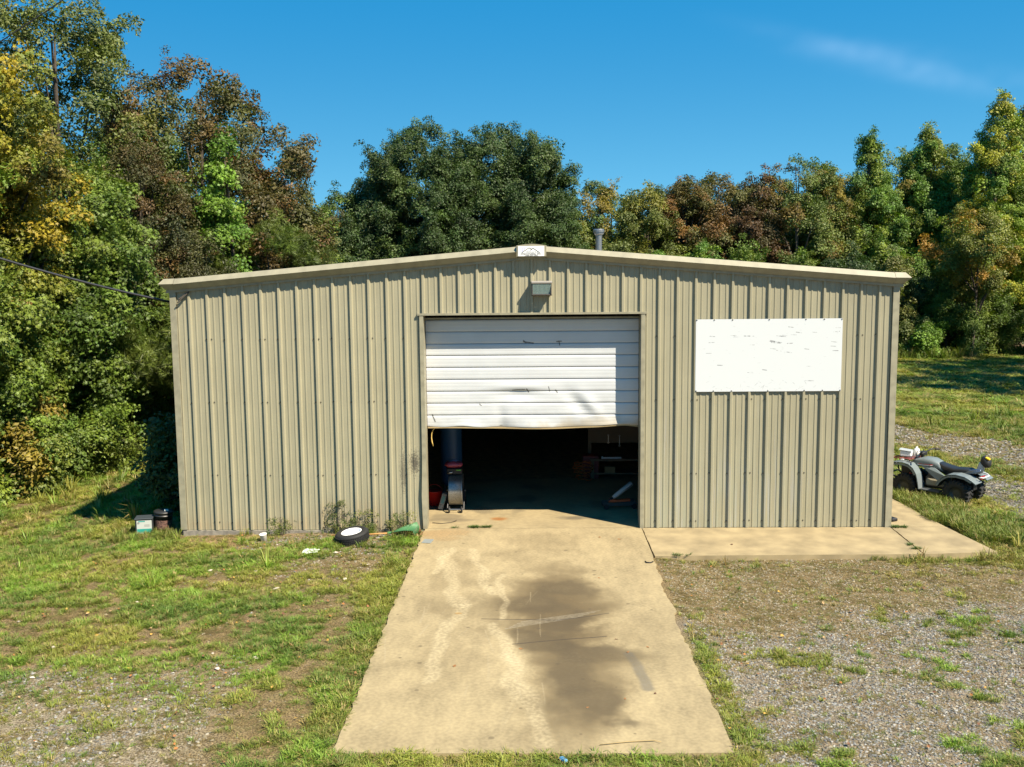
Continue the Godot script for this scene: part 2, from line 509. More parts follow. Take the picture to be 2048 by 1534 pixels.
func drive_material() -> StandardMaterial3D:
	var a := FastNoiseLite.new(); a.seed = 41; a.frequency = 0.9; a.fractal_octaves = 5
	var b := FastNoiseLite.new(); b.seed = 43; b.frequency = 16.0; b.fractal_octaves = 3
	var at := Rect2(-1.95, 0.0, 3.9, 8.0)
	var f := func(x: float, z: float) -> Color:
		var c := Color(0.295, 0.232, 0.126) * (1.0 + 0.22 * a.get_noise_2d(x, z) + 0.16 * a.get_noise_2d(x * 6.0, z * 2.0) + 0.2 * b.get_noise_2d(x, z))
		return Color(clampf(c.r, 0.02, 0.9), clampf(c.g, 0.02, 0.9), clampf(c.b, 0.02, 0.9))
	var im := painted(480, 984, at, f)
	var oil := Color(0.088, 0.06, 0.026)
	var mud := Color(0.42, 0.345, 0.205)
	var mk := [
		["blot", Vector2(0.27, 4.0), Vector2(0.8, 1.85), 0.5, oil, 0.74], ["blot", Vector2(0.3, 3.8), Vector2(0.66, 1.2), 0.7, oil, 0.6],
		["blot", Vector2(0.42, 5.3), Vector2(0.7, 1.4), 0.6, oil, 0.55], ["blot", Vector2(0.5, 6.4), Vector2(0.66, 1.7), 0.6, oil, 0.5], ["blot", Vector2(0.62, 6.9), Vector2(0.5, 0.7), 1.0, oil, 0.4], ["blot", Vector2(0.05, 2.1), Vector2(0.75, 0.9), 1.2, oil, 0.16],
		["blot", Vector2(-1.15, 3.0), Vector2(0.4, 1.2), 1.3, oil, 0.2], ["blot", Vector2(-0.55, 4.25), Vector2(0.7, 0.5), 1.2, oil, 0.25], ["blot", Vector2(0.1, 0.8), Vector2(0.9, 0.5), 1.4, oil, 0.14], ["blot", Vector2(-0.9, 5.6), Vector2(0.6, 0.9), 1.4, oil, 0.14], ["blot", Vector2(1.0, 4.9), Vector2(0.5, 1.0), 1.4, oil, 0.12]]
	for q in [[0.45, 3.2, 0.45, 0.35], [0.1, 3.9, 0.4, 0.5], [0.5, 4.6, 0.5, 0.4], [0.1, 5.2, 0.5, 0.3], [0.75, 5.4, 0.4, 0.3], [0.7, 6.9, 0.4, 0.45], [0.95, 7.3, 0.3, 0.2], [0.35, 6.2, 0.35, 0.4]]:
		mk.append(["blot", Vector2(q[0], q[1]), Vector2(q[2], q[3]), 1.5, Color(0.05, 0.036, 0.018), 0.5])
	for q in [[-1.42, 1.3, -1.02, 3.9, 0.1], [-1.02, 3.9, -1.12, 6.3, 0.09], [-1.0, 1.3, -0.55, 3.4, 0.08], [-1.3, 1.2, -1.45, 2.5, 0.05], [-0.35, 5.6, 0.1, 7.7, 0.11], [-0.5, 4.6, -0.3, 5.8, 0.07], [-0.45, 2.6, -0.4, 4.4, 0.05]]:
		mk.append(["stroke", Vector2(q[0], q[1]), Vector2(q[2], q[3]), q[4] * 1.5, mud, 0.55, 1.0])
	var r := RandomNumberGenerator.new(); r.seed = 9
	for k in 24:
		var p := Vector2(r.randf_range(-1.8, 0.1), r.randf_range(3.5, 7.8))
		mk.append(["stroke", p, p + Vector2(r.randf_range(-0.12, 0.16), -r.randf_range(0.2, 0.8)), r.randf_range(0.008, 0.02), Color(0.34, 0.28, 0.175), r.randf_range(0.15, 0.5), 0.2])
	for k in 5:
		mk.append(["stroke", Vector2(-0.35 + k * 0.05, 4.75 - k * 0.06), Vector2(0.55 + k * 0.08, 4.36 - k * 0.065), 0.012, Color(0.308, 0.28, 0.224), 0.65, 0.1])
	mk.append(["stroke", Vector2(1.12, 5.55), Vector2(1.24, 6.5), 0.09, Color(0.08, 0.075, 0.068), 0.5, 0.4])
	for q in [[-0.7, 4.4, 0.3, 4.45], [0.3, 4.45, 0.98, 4.2], [-0.3, 5.25, 0.9, 5.0]]:
		mk.append(["stroke", Vector2(q[0], q[1]), Vector2(q[2], q[3]), 0.014, Color(0.034, 0.025, 0.017), 0.85, 0.6])
	mk.append(["blot", Vector2(-1.7, 0.35), Vector2(0.5, 0.3), 1.6, Color(0.28, 0.168, 0.067), 0.6])
	mk.append(["blot", Vector2(-0.98, 4.2), Vector2(0.05, 0.035), 0.5, Color(0.28, 0.146, 0.034), 0.7])
	for k in 60:
		mk.append(["blot", Vector2(r.randf_range(-1.8, 1.8), r.randf_range(0.3, 7.7)), Vector2.ONE * r.randf_range(0.008, 0.03), 0.8, Color(0.067, 0.05, 0.028), 0.55])
	marks_on(im, at, mk, a, b)
	im.generate_mipmaps()
	var m := StandardMaterial3D.new()
	m.albedo_texture = ImageTexture.create_from_image(im)
	m.roughness = 0.9
	return m

func floor_material() -> StandardMaterial3D:
	var a := FastNoiseLite.new(); a.seed = 51; a.frequency = 0.8; a.fractal_octaves = 5
	var b := FastNoiseLite.new(); b.seed = 53; b.frequency = 7.0; b.fractal_octaves = 3
	var at := Rect2(-2.1, -4.0, 4.2, 4.0)
	var f := func(x: float, z: float) -> Color:
		var g := a.get_noise_2d(x, z)
		var s := b.get_noise_2d(x, z)
		var c := Color(0.295, 0.232, 0.126) * (1.0 + 0.22 * g + 0.15 * s)
		return Color(clampf(c.r, 0.02, 0.9), clampf(c.g, 0.02, 0.9), clampf(c.b, 0.02, 0.9))
	var im := painted(400, 380, at, f)
	var spills := []
	var r := RandomNumberGenerator.new(); r.seed = 29
	for k in 14: spills.append(["blot", Vector2(r.randf_range(-2.0, 2.0), r.randf_range(-3.9, -0.3)), Vector2(r.randf_range(0.15, 0.6), r.randf_range(0.1, 0.35)), 1.6, Color(0.07, 0.058, 0.04), 0.4])
	marks_on(im, at, spills, a, b)
	marks_on(im, at, [["blot", Vector2(-0.62, -0.62), Vector2(0.17, 0.13), 1.2, Color(0.24, 0.085, 0.017), 0.9]], a, b)
	im.generate_mipmaps()
	var m := StandardMaterial3D.new()
	m.albedo_texture = ImageTexture.create_from_image(im)
	m.roughness = 0.85
	return m

func wall_material() -> StandardMaterial3D:
	var a := FastNoiseLite.new(); a.seed = 61; a.frequency = 1.4; a.fractal_octaves = 4
	var f := func(x: float, down: float) -> Color:
		var y := 4.6 - down
		var g := a.get_noise_2d(x * 0.7, y * 0.7)
		var s := a.get_noise_2d(x * 9.0, y * 0.35)
		var t := a.get_noise_2d(x * 30.0 + 80.0, y * 30.0)
		var sheet_tone := 1.0 + 0.035 * sin(floor((x + 6.1) / 0.9144) * 12.9)
		var c := Color(0.292, 0.27, 0.183) * sheet_tone * (1.0 + 0.08 * g + 0.07 * s + 0.06 * t)
		if x > 1.9:
			# chalky runs where water splashes the right-hand sheets
			var run := smoothstep(2.5, 0.6, y + 1.5 * s) * smoothstep(1.9, 2.2, x) * smoothstep(5.2, 4.0, x)
			c = c.lerp(Color(0.28, 0.294, 0.224), 0.55 * run * clampf(0.4 + 1.8 * s, 0.0, 1.0))
			c = c.lerp(Color(0.322, 0.322, 0.315), 0.55 * run * smoothstep(0.2, 0.5, a.get_noise_2d(x * 14.0 - 50.0, y * 0.25)))
		else:
			var low := smoothstep(0.55, 0.0, y + 0.35 * g) * clampf(0.6 + t + s, 0.0, 1.0)
			c = c.lerp(Color(0.294, 0.21, 0.119), 0.5 * low)
			# black grease rubbed on beside the door
			var d := maxf(blot(x, y, Vector2(-2.03, 1.15), Vector2(0.09, 0.22), 1.1 * t + 0.3 * g), 0.7 * blot(x, y, Vector2(-2.22, 1.0), Vector2(0.06, 0.35), 1.2 * t))
			c = c.lerp(Color(0.042, 0.036, 0.032), 0.8 * d)
		return Color(clampf(c.r, 0.02, 0.9), clampf(c.g, 0.02, 0.9), clampf(c.b, 0.02, 0.9))
	var m := StandardMaterial3D.new()
	m.albedo_texture = ImageTexture.create_from_image(painted(800, 300, Rect2(-6.1, 0.0, 12.2, 4.6), f))
	m.roughness = 0.48
	return m

func door_material() -> StandardMaterial3D:
	var a := FastNoiseLite.new(); a.seed = 71; a.frequency = 1.6; a.fractal_octaves = 4
	var t := FastNoiseLite.new(); t.seed = 73; t.frequency = 20.0
	var at := Rect2(-1.85, 0.0, 3.7, 1.93)
	var f := func(x: float, down: float) -> Color:
		var g := a.get_noise_2d(x, down)
		var c := Color(0.51, 0.53, 0.545) * (1.0 + 0.06 * g)
		c = c.lerp(Color(0.36, 0.28, 0.15), 0.55 * smoothstep(1.68, 1.88, down + 0.14 * g) * smoothstep(-0.4, 0.6, x + g))
		return c
	var im := painted(512, 267, at, f)
	var mk := []
	for q in [[-0.15, 0.40, 0.02, 0.425, 0.014], [-0.15, 0.38, -0.11, 0.42, 0.014], [0.42, 0.40, 0.5, 0.395, 0.014], [0.46, 0.39, 0.47, 0.46, 0.012], [-0.1, 1.22, -0.07, 1.27, 0.014], [0.4, 1.24, 0.43, 1.28, 0.014], [0.28, 1.18, 0.3, 1.26, 0.01], [-0.92, 1.48, -0.89, 1.5, 0.012], [-1.74, 1.66, -1.69, 1.78, 0.014], [-0.35, 1.235, -0.13, 1.225, 0.01]]:
		mk.append(["stroke", Vector2(q[0], q[1]), Vector2(q[2], q[3]), q[4], Color(0.04, 0.04, 0.04), 0.95, 0.1])
	marks_on(im, at, mk, a, t)
	im.generate_mipmaps()
	var m := StandardMaterial3D.new()
	m.albedo_texture = ImageTexture.create_from_image(im)
	m.roughness = 0.42
	return m


# ------------------------------------------------------------------ ground
func ground_color(x: float, z: float) -> Color:
	var c := cover(x, z)
	var g := n1.get_noise_2d(x * 5.0 + 40.0, z * 5.0)
	var f := n3.get_noise_2d(x * 25.0, z * 25.0)
	var soil := Color(0.211, 0.148, 0.082)
	if x < 0.0:
		soil = soil.lerp(Color(0.296, 0.183, 0.078), sm(1.4, 0.4, z) * sm(-6.0, -4.8, x) * 0.8)           # orange dirt under the wall
		soil = soil.lerp(Color(0.117, 0.098, 0.078), 0.8 * sm(-4.3, -3.4, x) * sm(5.0, 1.0, z) * sm(-0.2, 0.3, f + g))
		soil = soil.lerp(Color(0.281, 0.156, 0.078), 0.6 * sm(-7.0, -8.0, x) * sm(0.8, 0.0, absf(z + 0.6)))   # red clay by the shade line
	var s := soil.lerp(Color(0.17, 0.15, 0.12), 0.7 * c.y)
	if x > 8.4 and z < 1.5 and z > -4.6 and c.y > 0.3:
		s = s.lerp(Color(0.133, 0.133, 0.133), 0.8)
	s = s.lerp(Color(0.156, 0.117, 0.047), 0.75 * c.z * (1.0 - 0.5 * c.y))
	if x < -2.5 and z > 5.0: s = s.lerp(Color(0.25, 0.215, 0.165), 0.7 * sm(5.6, 7.2, z + 1.5 * g) * sm(-2.8, -3.8, x))
	s = s.lerp(Color(0.125, 0.129, 0.031), 0.6 * c.x)
	if x < -9.0: s = s.lerp(Color(0.15, 0.105, 0.06), sm(-10.2, -12.0, x + 0.8 * g))      # brown leaf litter in the wood
	if z < -33.0: s = s.lerp(Color(0.15, 0.105, 0.06), sm(-33.0, -35.0, z))
	s = s * (1.25 + 0.25 * f)
	s.a = 1.0
	return s

func axis(parts: Array) -> PackedFloat32Array:     # parts: [from, to, step]
	var out := PackedFloat32Array()
	for p in parts:
		var n := int(ceil((p[1] - p[0]) / p[2]))
		for k in n:
			out.append(lerpf(p[0], p[1], float(k) / n))
	out.append(parts[-1][1])
	return out

func ground() -> void:
	var xs := axis([[-400, -60, 40], [-60, -20, 5], [-20, -11, 0.8], [-11, 13, 0.14], [13, 34, 0.8], [34, 70, 6], [70, 400, 40]])
	var zs := axis([[-400, -60, 40], [-60, -36, 3], [-36, -12, 0.7], [-12, -3, 0.3], [-3, 9.6, 0.14], [9.6, 30, 2], [30, 200, 30]])
	var nx := xs.size()
	var nz := zs.size()
	var vv := PackedVector3Array()
	var cc := PackedColorArray()
	var nn := PackedVector3Array()
	var ii := PackedInt32Array()
	for j in nz:
		for i in nx:
			var x := xs[i]
			var z := zs[j]
			var y := gh(x, z)
			vv.append(Vector3(x, y, z))
			cc.append(ground_color(x, z))
			nn.append(Vector3((gh(x - 0.05, z) - gh(x + 0.05, z)) * 10.0, 1.0, (gh(x, z - 0.05) - gh(x, z + 0.05)) * 10.0).normalized())
	for j in nz - 1:
		for i in nx - 1:
			var a := j * nx + i
			ii.append_array(PackedInt32Array([a, a + 1, a + nx, a + 1, a + nx + 1, a + nx]))
	var arr := []
	arr.resize(Mesh.ARRAY_MAX)
	arr[Mesh.ARRAY_VERTEX] = vv
	arr[Mesh.ARRAY_NORMAL] = nn
	arr[Mesh.ARRAY_COLOR] = cc
	arr[Mesh.ARRAY_INDEX] = ii
	var me := ArrayMesh.new()
	me.add_surface_from_arrays(Mesh.PRIMITIVE_TRIANGLES, arr)
	tag(obj("ground", me, M.ground), "", "", "", "structure")


func slabs() -> void:
	var r := RandomNumberGenerator.new()
	r.seed = 77
	# the drive: its long edges are straight on the left and crumbled on the right
	var poly := PackedVector2Array()
	for k in 50: poly.append(Vector2(lerpf(-1.87, 1.86, k / 50.0), 7.9 + r.randf_range(-0.012, 0.012)))
	for k in 90:
		var z := lerpf(7.9, 0.012, k / 90.0)
		poly.append(Vector2(1.86 + (r.randf_range(-0.035, 0.012) if z < 7.0 and z > 1.7 else 0.0) - 0.04 * absf(sin(z * 2.3)) * sm(1.7, 3.0, z) * sm(7.0, 5.0, z), z))
	poly.append(Vector2(1.86, 0.012)); poly.append(Vector2(-1.88, 0.012))
	for k in range(1, 90): poly.append(Vector2(-1.87 + r.randf_range(-0.02, 0.012), lerpf(0.012, 7.9, k / 90.0)))
	var d := MB.new()
	d.prism(poly, -0.14, 0.0, Vector4(-1.95, 0.0, 3.9, 8.0))
	tag(obj("driveway", d, M.drive), "", "", "", "structure")
	# the pavement beside it, poured in three slabs
	var p := Node3D.new()
	p.name = "pavement"
	add_child(p)
	tag(p, "", "", "", "structure")
	var rag := func(a: Vector2, b: Vector2, n: int, amp: float) -> Array:
		var out := []
		for k in n: out.append(a.lerp(b, float(k) / n) + Vector2(r.randf_range(-amp, amp), r.randf_range(-amp, amp)))
		return out
	for s in [[Vector2(1.875, 0.012), Vector2(6.1, 0.012), Vector2(6.045, 1.6), Vector2(1.885, 1.665)], [Vector2(6.122, 0.02), Vector2(7.05, 0.02), Vector2(7.23, 1.5), Vector2(6.07, 1.6)], [Vector2(6.118, -3.4), Vector2(6.78, -3.4), Vector2(7.045, 0.003), Vector2(6.12, 0.003)]]:
		var q := PackedVector2Array()
		for k in 4:
			for e in rag.call(s[k], s[(k + 1) % 4], 16, 0.005): q.append(e)
		var m := MB.new()
		m.prism(q, -0.16, 0.0)
		obj("slab", m, M.concrete, p)


# ------------------------------------------------------------------ the metal building
func profile(xa: float, xb: float) -> Array:     # points (x, how far proud) of the ribbed sheet between two places
	var pts := []
	var k0 := int(floor(xa / FT)) - 1
	var k1 := int(ceil(xb / FT)) + 1
	for k in range(k0, k1 + 1):
		var c := k * FT
		for q in [[-0.034, 0.0], [-0.017, 0.038], [0.017, 0.038], [0.034, 0.0], [0.086, 0.0], [0.091, 0.008], [0.111, 0.008], [0.116, 0.0], [0.189, 0.0], [0.194, 0.008], [0.214, 0.008], [0.219, 0.0]]:
			pts.append(Vector2(c + q[0], q[1]))
	var out := []
	for i in pts.size():
		var p: Vector2 = pts[i]
		if p.x > xa + 1e-4 and p.x < xb - 1e-4:
			if out.is_empty():
				var o: Vector2 = pts[i - 1]
				out.append(Vector2(xa, lerpf(o.y, p.y, (xa - o.x) / maxf(p.x - o.x, 1e-6))))
			out.append(p)
	var last: Vector2 = out[-1]
	for p in pts:
		if p.x >= xb - 1e-4:
			out.append(Vector2(xb, lerpf(last.y, p.y, clampf((xb - last.x) / maxf(p.x - last.x, 1e-6), 0, 1))))
			break
	return out

func roof_y(x: float) -> float:
	return 4.63 - SLOPE * absf(x)

# one sheet of wall; f gives the world point for a place along the wall, a height and how far it stands proud
func sheet(xa: float, xb: float, y0: float, sloped: bool, f: Callable, top := 0.0, uv := false) -> MB:
	var m := MB.new()
	var pr := profile(xa, xb)
	var wob := n2.get_noise_2d(xa * 7.0, 3.0) * 0.002
	for i in pr.size() - 1:
		var a: Vector2 = pr[i]
		var b: Vector2 = pr[i + 1]
		var ya: float = roof_y(a.x) if sloped else top
		var yb: float = roof_y(b.x) if sloped else top
		var rows := 4
		for r in rows:
			var t0 := float(r) / rows
			var t1 := float(r + 1) / rows
			var p := []
			var u := []
			for q in [[a, ya, t0], [b, yb, t0], [b, yb, t1], [a, ya, t1]]:
				var y: float = lerpf(y0, q[1], q[2])
				var bulge: float = n2.get_noise_2d(q[0].x * 3.1, y * 1.7) * 0.006 + wob
				p.append(f.call(q[0].x, y, q[0].y + bulge * (1.0 if q[2] > 0.0 and q[2] < 1.0 else 0.0)))
				u.append(Vector2((q[0].x + 6.1) / 12.2, (4.6 - y) / 4.6))
			m.quad_uv(p, u)
	return m

func extrude_x(path: Array, x0: float, x1: float, lift: Callable) -> MB:     # path: Vector2(y, z) of an open section, drawn along x and raised by lift(x)
	var m := MB.new()
	for i in path.size() - 1:
		var a: Vector2 = path[i]
		var b: Vector2 = path[i + 1]
		var l0: float = lift.call(x0)
		var l1: float = lift.call(x1)
		m.quad(Vector3(x0, b.x + l0, b.y), Vector3(x1, b.x + l1, b.y), Vector3(x1, a.x + l1, a.y), Vector3(x0, a.x + l0, a.y))
	return m

func building() -> void:
	var b := thing("metal_building", "tan ribbed metal shop building with a low gable and an open drive-in door", "building")
	var front := func(x, y, d): return Vector3(x, y, d)
	# front wall: sheets three feet wide, lapped on a rib
	var cuts := [-6.0]
	var k := -18 * FT
	while k < -1.95:
		cuts.append(k)
		k += 3 * FT
	cuts.append(-1.88)
	for i in cuts.size() - 1:
		if cuts[i + 1] - cuts[i] > 0.08:
			obj("wall_panel", sheet(cuts[i], cuts[i + 1] + 0.0, -0.01, true, front), M.wall, b)
	cuts = [-1.88, -3 * FT, 0.0, 3 * FT, 1.88]
	for i in 4:
		obj("wall_panel", sheet(cuts[i], cuts[i + 1], 3.70, true, front), M.wall, b)
	cuts = [1.88]
	k = 9 * FT
	while k < 5.9:
		cuts.append(k)
		k += 3 * FT
	cuts.append(6.0)
	for i in cuts.size() - 1:
		if cuts[i + 1] - cuts[i] > 0.08:
			obj("wall_panel", sheet(cuts[i], cuts[i + 1], 0.004, true, front), M.wall, b)
	# side and back walls
	for s in [-1.0, 1.0]:
		var side := func(x, y, d): return Vector3(s * (6.06 + d), y, (x - 7.62) if s > 0 else (-x - 7.62))
		for j in 17:
			var xa: float = -7.6 + j * 3 * FT
			var xb: float = minf(xa + 3 * FT, 7.6)
			if xb - xa > 0.1:
				obj("wall_panel", sheet(xa, xb, -0.02, false, side, 4.1), M.steel_tan, b)
	var back := func(x, y, d): return Vector3(-x, y, -15.22 - d)
	for j in 13:
		var xa: float = -6.0 + j * 3 * FT
		obj("wall_panel", sheet(xa, minf(xa + 3 * FT, 6.0), -0.02, true, back), M.steel_tan, b)
	# corner trims: flat angles that cap the ends of the sheets
	for s in [-1.0, 1.0]:
		for zc in [0.0, -15.22]:
			var m := MB.new()
			var f: float = 1.0 if zc == 0.0 else -1.0
			m.box(Vector3(s * 6.06, 2.055, zc + f * 0.019), Vector3(0.105, 4.11, 0.044))
			m.box(Vector3(s * 6.108, 2.054, zc - f * 0.05), Vector3(0.012, 4.108, 0.1))
			obj("corner_trim", m, M.steel_tan, b)
	# foundation
	var fo := MB.new()
	fo.box(Vector3(-3.95, -0.15, 0.012), Vector3(4.25, 0.26, 0.05))
	fo.box(Vector3(-6.085, -0.25, -7.6), Vector3(0.05, 0.46, 15.2))
	fo.box(Vector3(6.08, -0.13, -7.65), Vector3(0.05, 0.22, 15.1))
	fo.box(Vector3(0, -0.15, -15.25), Vector3(12.2, 0.26, 0.05))
	obj("foundation", fo, with_grain(mat(lin(0.27, 0.247, 0.203), 0.9), grain(17, 0.03, 256, 0.75, 1.05), 0.8), b)
	# rake trim: a folded fascia that stands proud and throws the shadow line under the gable, with a lower band behind it
	var lift := func(x): return -SLOPE * absf(x)
	var sec := [Vector2(4.835, -0.03), Vector2(4.832, 0.105), Vector2(4.745, 0.178), Vector2(4.655, 0.092), Vector2(4.652, 0.03)]
	var band := [Vector2(4.66, 0.058), Vector2(4.607, 0.056), Vector2(4.605, 0.0)]
	for s in [-1.0, 1.0]:
		var x0: float = 0.24 * s
		var x1: float = 5.99 * s
		var m := extrude_x(sec, minf(x0, x1), maxf(x0, x1), lift)
		obj("rake_trim", m, M.steel_tan, b)
		obj("rake_band", extrude_x(band, minf(0.0, 6.16 * s), maxf(0.0, 6.16 * s), lift), M.steel_tan, b)
		# eave end cap in the same fold, returning along the side as the gutter
		var e := MB.new()
		var pts := []
		for q in sec:
			pts.append(Vector3(s * 5.992, q.x - SLOPE * 5.992 + 0.004, q.y + 0.003))
		var outp := []
		for q in sec:
			var reach: float = 6.09 + (q.y - 0.03) * 1.08
			outp.append(Vector3(s * reach, q.x - SLOPE * 6.06 + 0.004, q.y + 0.003))
		for i in sec.size() - 1:
			if s > 0: e.quad(pts[i + 1], outp[i + 1], outp[i], pts[i])
			else: e.quad(pts[i], outp[i], outp[i + 1], pts[i + 1])
		obj("rake_end_cap", e, M.steel_tan, b)
		var g := MB.new()
		for i in sec.size() - 1:
			var a: Vector3 = outp[i]
			var c: Vector3 = outp[i + 1]
			var a2 := Vector3(a.x, a.y, -15.3)
			var c2 := Vector3(c.x, c.y, -15.3)
			if s > 0: g.quad(c, c2, a2, a)
			else: g.quad(a, a2, c2, c)
		obj("gutter", g, M.steel_tan, b)
	# peak box with the maker's plate on its face
	var pk := MB.new()
	var top := [Vector2(-0.245, 4.828), Vector2(-0.12, 4.846), Vector2(0.0, 4.856), Vector2(0.12, 4.846), Vector2(0.245, 4.828)]
	for i in 4:
		pk.quad(Vector3(top[i].x, 4.648, 0.195), Vector3(top[i + 1].x, 4.648, 0.195), Vector3(top[i + 1].x, top[i + 1].y, 0.195), Vector3(top[i].x, top[i].y, 0.195))
		pk.quad(Vector3(top[i].x, top[i].y, 0.195), Vector3(top[i + 1].x, top[i + 1].y, 0.195), Vector3(top[i + 1].x, top[i + 1].y, -0.03), Vector3(top[i].x, top[i].y, -0.03))
	pk.quad(Vector3(-0.245, 4.648, 0.0), Vector3(-0.245, 4.648, 0.195), Vector3(-0.245, 4.828, 0.195), Vector3(-0.245, 4.828, 0.0))
	pk.quad(Vector3(0.245, 4.648, 0.195), Vector3(0.245, 4.648, 0.0), Vector3(0.245, 4.828, 0.0), Vector3(0.245, 4.828, 0.195))
	pk.quad(Vector3(-0.245, 4.648, 0.0), Vector3(0.245, 4.648, 0.0), Vector3(0.245, 4.648, 0.195), Vector3(-0.245, 4.648, 0.195))
	obj("peak_box", pk, M.steel_tan, b)
	# roof sheets
	for s in [-1.0, 1.0]:
		for j in 17:
			var za: float = 0.05 - j * 3 * FT
			var zb: float = maxf(za - 3 * FT, -15.3)
			if za - zb < 0.1: continue
			var m := MB.new()
			for i in 3:
				var z0: float = za - i * FT
				if z0 - FT < zb - 0.02: continue
				var pr := [[z0, 0.0], [z0 - 0.1, 0.0], [z0 - 0.12, 0.032], [z0 - 0.15, 0.032], [z0 - 0.17, 0.0], [z0 - FT, 0.0]]
				for q in 5:
					var a0 := Vector3(0, 4.80 + pr[q][1], pr[q][0])
					var a1 := Vector3(0, 4.80 + pr[q + 1][1], pr[q + 1][0])
					var dn := Vector3(s * 6.14, -SLOPE * 6.14, 0)
					if s > 0: m.quad(a0, a0 + dn, a1 + dn, a1)
					else: m.quad(a0 + dn, a0, a1, a1 + dn)
			obj("roof_panel", m, M.steel_roof, b)
	var rc := MB.new()
	for s in [-1.0, 1.0]:
		rc.box(Vector3(s * 0.13, 4.836, -7.7), Vector3(0.27, 0.006, 15.1), Basis(Vector3.BACK, -s * atan(SLOPE)))
	obj("ridge_cap", rc, M.steel_roof, b)
	# vent pipe through the right-hand slope
	var vp := MB.new(true)
	vp.lathe([Vector2(0.085, 4.4), Vector2(0.085, 5.33)], 20, Transform3D(Basis.IDENTITY, Vector3(1.79, 0, -10)))
	var vent := obj("vent_pipe", vp, M.zinc, b)
	var vc := MB.new()
	vc.lathe([Vector2(0.085, 5.29), Vector2(0.115, 5.315), Vector2(0.13, 5.33), Vector2(0.13, 5.37), Vector2(0.15, 5.372), Vector2(0.15, 5.425), Vector2(0.12, 5.455), Vector2(0.0, 5.46)], 20, Transform3D(Basis.IDENTITY, Vector3(1.79, 0, -10)))
	obj("cap", vc, M.zinc, vent)
	# door opening: jambs, head and their returns to the door
	for s in [-1.0, 1.0]:
		var j := MB.new()
		if s < 0:
			# knocked about near the foot, so it bows a little
			for i in 12:
				var y0: float = 3.70 * i / 12.0
				var y1: float = 3.70 * (i + 1) / 12.0
				var w0: float = 0.018 * exp(-pow((y0 - 0.55) / 0.4, 2.0))
				var w1: float = 0.018 * exp(-pow((y1 - 0.55) / 0.4, 2.0))
				j.quad(Vector3(-1.895 - w0, y0, 0.042 + w0), Vector3(-1.83 + w0, y0, 0.042), Vector3(-1.83 + w1, y1, 0.042), Vector3(-1.895 - w1, y1, 0.042 + w1))
				j.quad(Vector3(-1.83 + w0, y0, 0.042), Vector3(-1.83, y0, -0.22), Vector3(-1.83, y1, -0.22), Vector3(-1.83 + w1, y1, 0.042))
				j.quad(Vector3(-1.895 - w0, y0, 0.0), Vector3(-1.895 - w0, y0, 0.042 + w0), Vector3(-1.895 - w1, y1, 0.042 + w1), Vector3(-1.895 - w1, y1, 0.0))
		else:
			j.box(Vector3(1.864, 1.85, 0.021), Vector3(0.064, 3.7, 0.042))
			j.box(Vector3(1.836, 1.85, -0.112), Vector3(0.008, 3.7, 0.215))
		obj("jamb_trim", j, M.steel_tan, b)
	var hd := MB.new()
	hd.box(Vector3(0, 3.698, 0.024), Vector3(3.86, 0.035, 0.052))
	hd.box(Vector3(0, 3.684, -0.11), Vector3(3.66, 0.008, 0.215))
	obj("header_trim", hd, M.steel_tan, b)
	var st := MB.new()
	st.box(Vector3(0, 3.61, -0.255), Vector3(3.66, 0.03, 0.03))
	obj("door_stop", st, M.steel_tan, b)
	for s in [-1.0, 1.0]:
		var g := MB.new()
		g.box(Vector3(s * 1.885, 1.9, -0.28), Vector3(0.09, 3.8, 0.12))
		obj("door_post", g, M.beam, b)
	# inside: dark liner with thickness, floor and frames
	var li := [[Vector3(-5.98, 2.05, -7.6), Vector3(0.08, 4.1, 15.1)], [Vector3(5.98, 2.05, -7.6), Vector3(0.08, 4.1, 15.1)], [Vector3(0, 2.05, -15.12), Vector3(11.8, 4.1, 0.08)], [Vector3(-3.97, 2.05, -0.09), Vector3(3.93, 4.1, 0.08)], [Vector3(3.97, 2.05, -0.09), Vector3(3.93, 4.1, 0.08)], [Vector3(0, 4.0, -0.09), Vector3(3.9, 0.5, 0.08)]]
	for q in li:
		var m := MB.new()
		m.box(q[0], q[1])
		obj("liner", m, M.liner, b)
	for s in [-1.0, 1.0]:
		var m := MB.new()
		m.box(Vector3(s * 2.98, 4.40, -7.6), Vector3(6.02, 0.08, 15.1), Basis(Vector3.BACK, -s * atan(SLOPE)))
		obj("ceiling_liner", m, M.liner, b)
	for z in [-5.0, -10.0]:
		for s in [-1.0, 1.0]:
			var m := MB.new()
			m.box(Vector3(s * 5.8, 2.0, z), Vector3(0.25, 4.0, 0.15))
			obj("column", m, M.beam, b)
	var fl := MB.new()
	var p := [Vector3(-6.05, 0, -0.004), Vector3(6.05, 0, -0.004), Vector3(6.05, 0, -15.15), Vector3(-6.05, 0, -15.15)]
	var uv := []
	for q in p: uv.append(Vector2((q.x + 2.1) / 4.2, (q.z + 4.0) / 4.0))
	# near strip with its own picture, then the rest
	fl.quad_uv([p[0], p[1], Vector3(6.05, 0, -3.98), Vector3(-6.05, 0, -3.98)], [uv[0], uv[1], Vector2(uv[1].x, 0.005), Vector2(uv[0].x, 0.005)])
	fl.quad(Vector3(-6.05, -0.12, -0.004), Vector3(6.05, -0.12, -0.004), p[1], p[0])
	obj("floor", fl, M.floor, b)
	var fr := MB.new()
	fr.box(Vector3(0, -0.06, -9.57), Vector3(12.1, 0.12, 11.17))
	obj("rear_floor", fr, with_grain(mat(lin(0.31, 0.245, 0.133), 0.85), grain(18, 0.03, 256, 0.7, 1.1), 0.6), b)
	# screws along the girts, too small to tell apart
	var sc := Scatter.new()
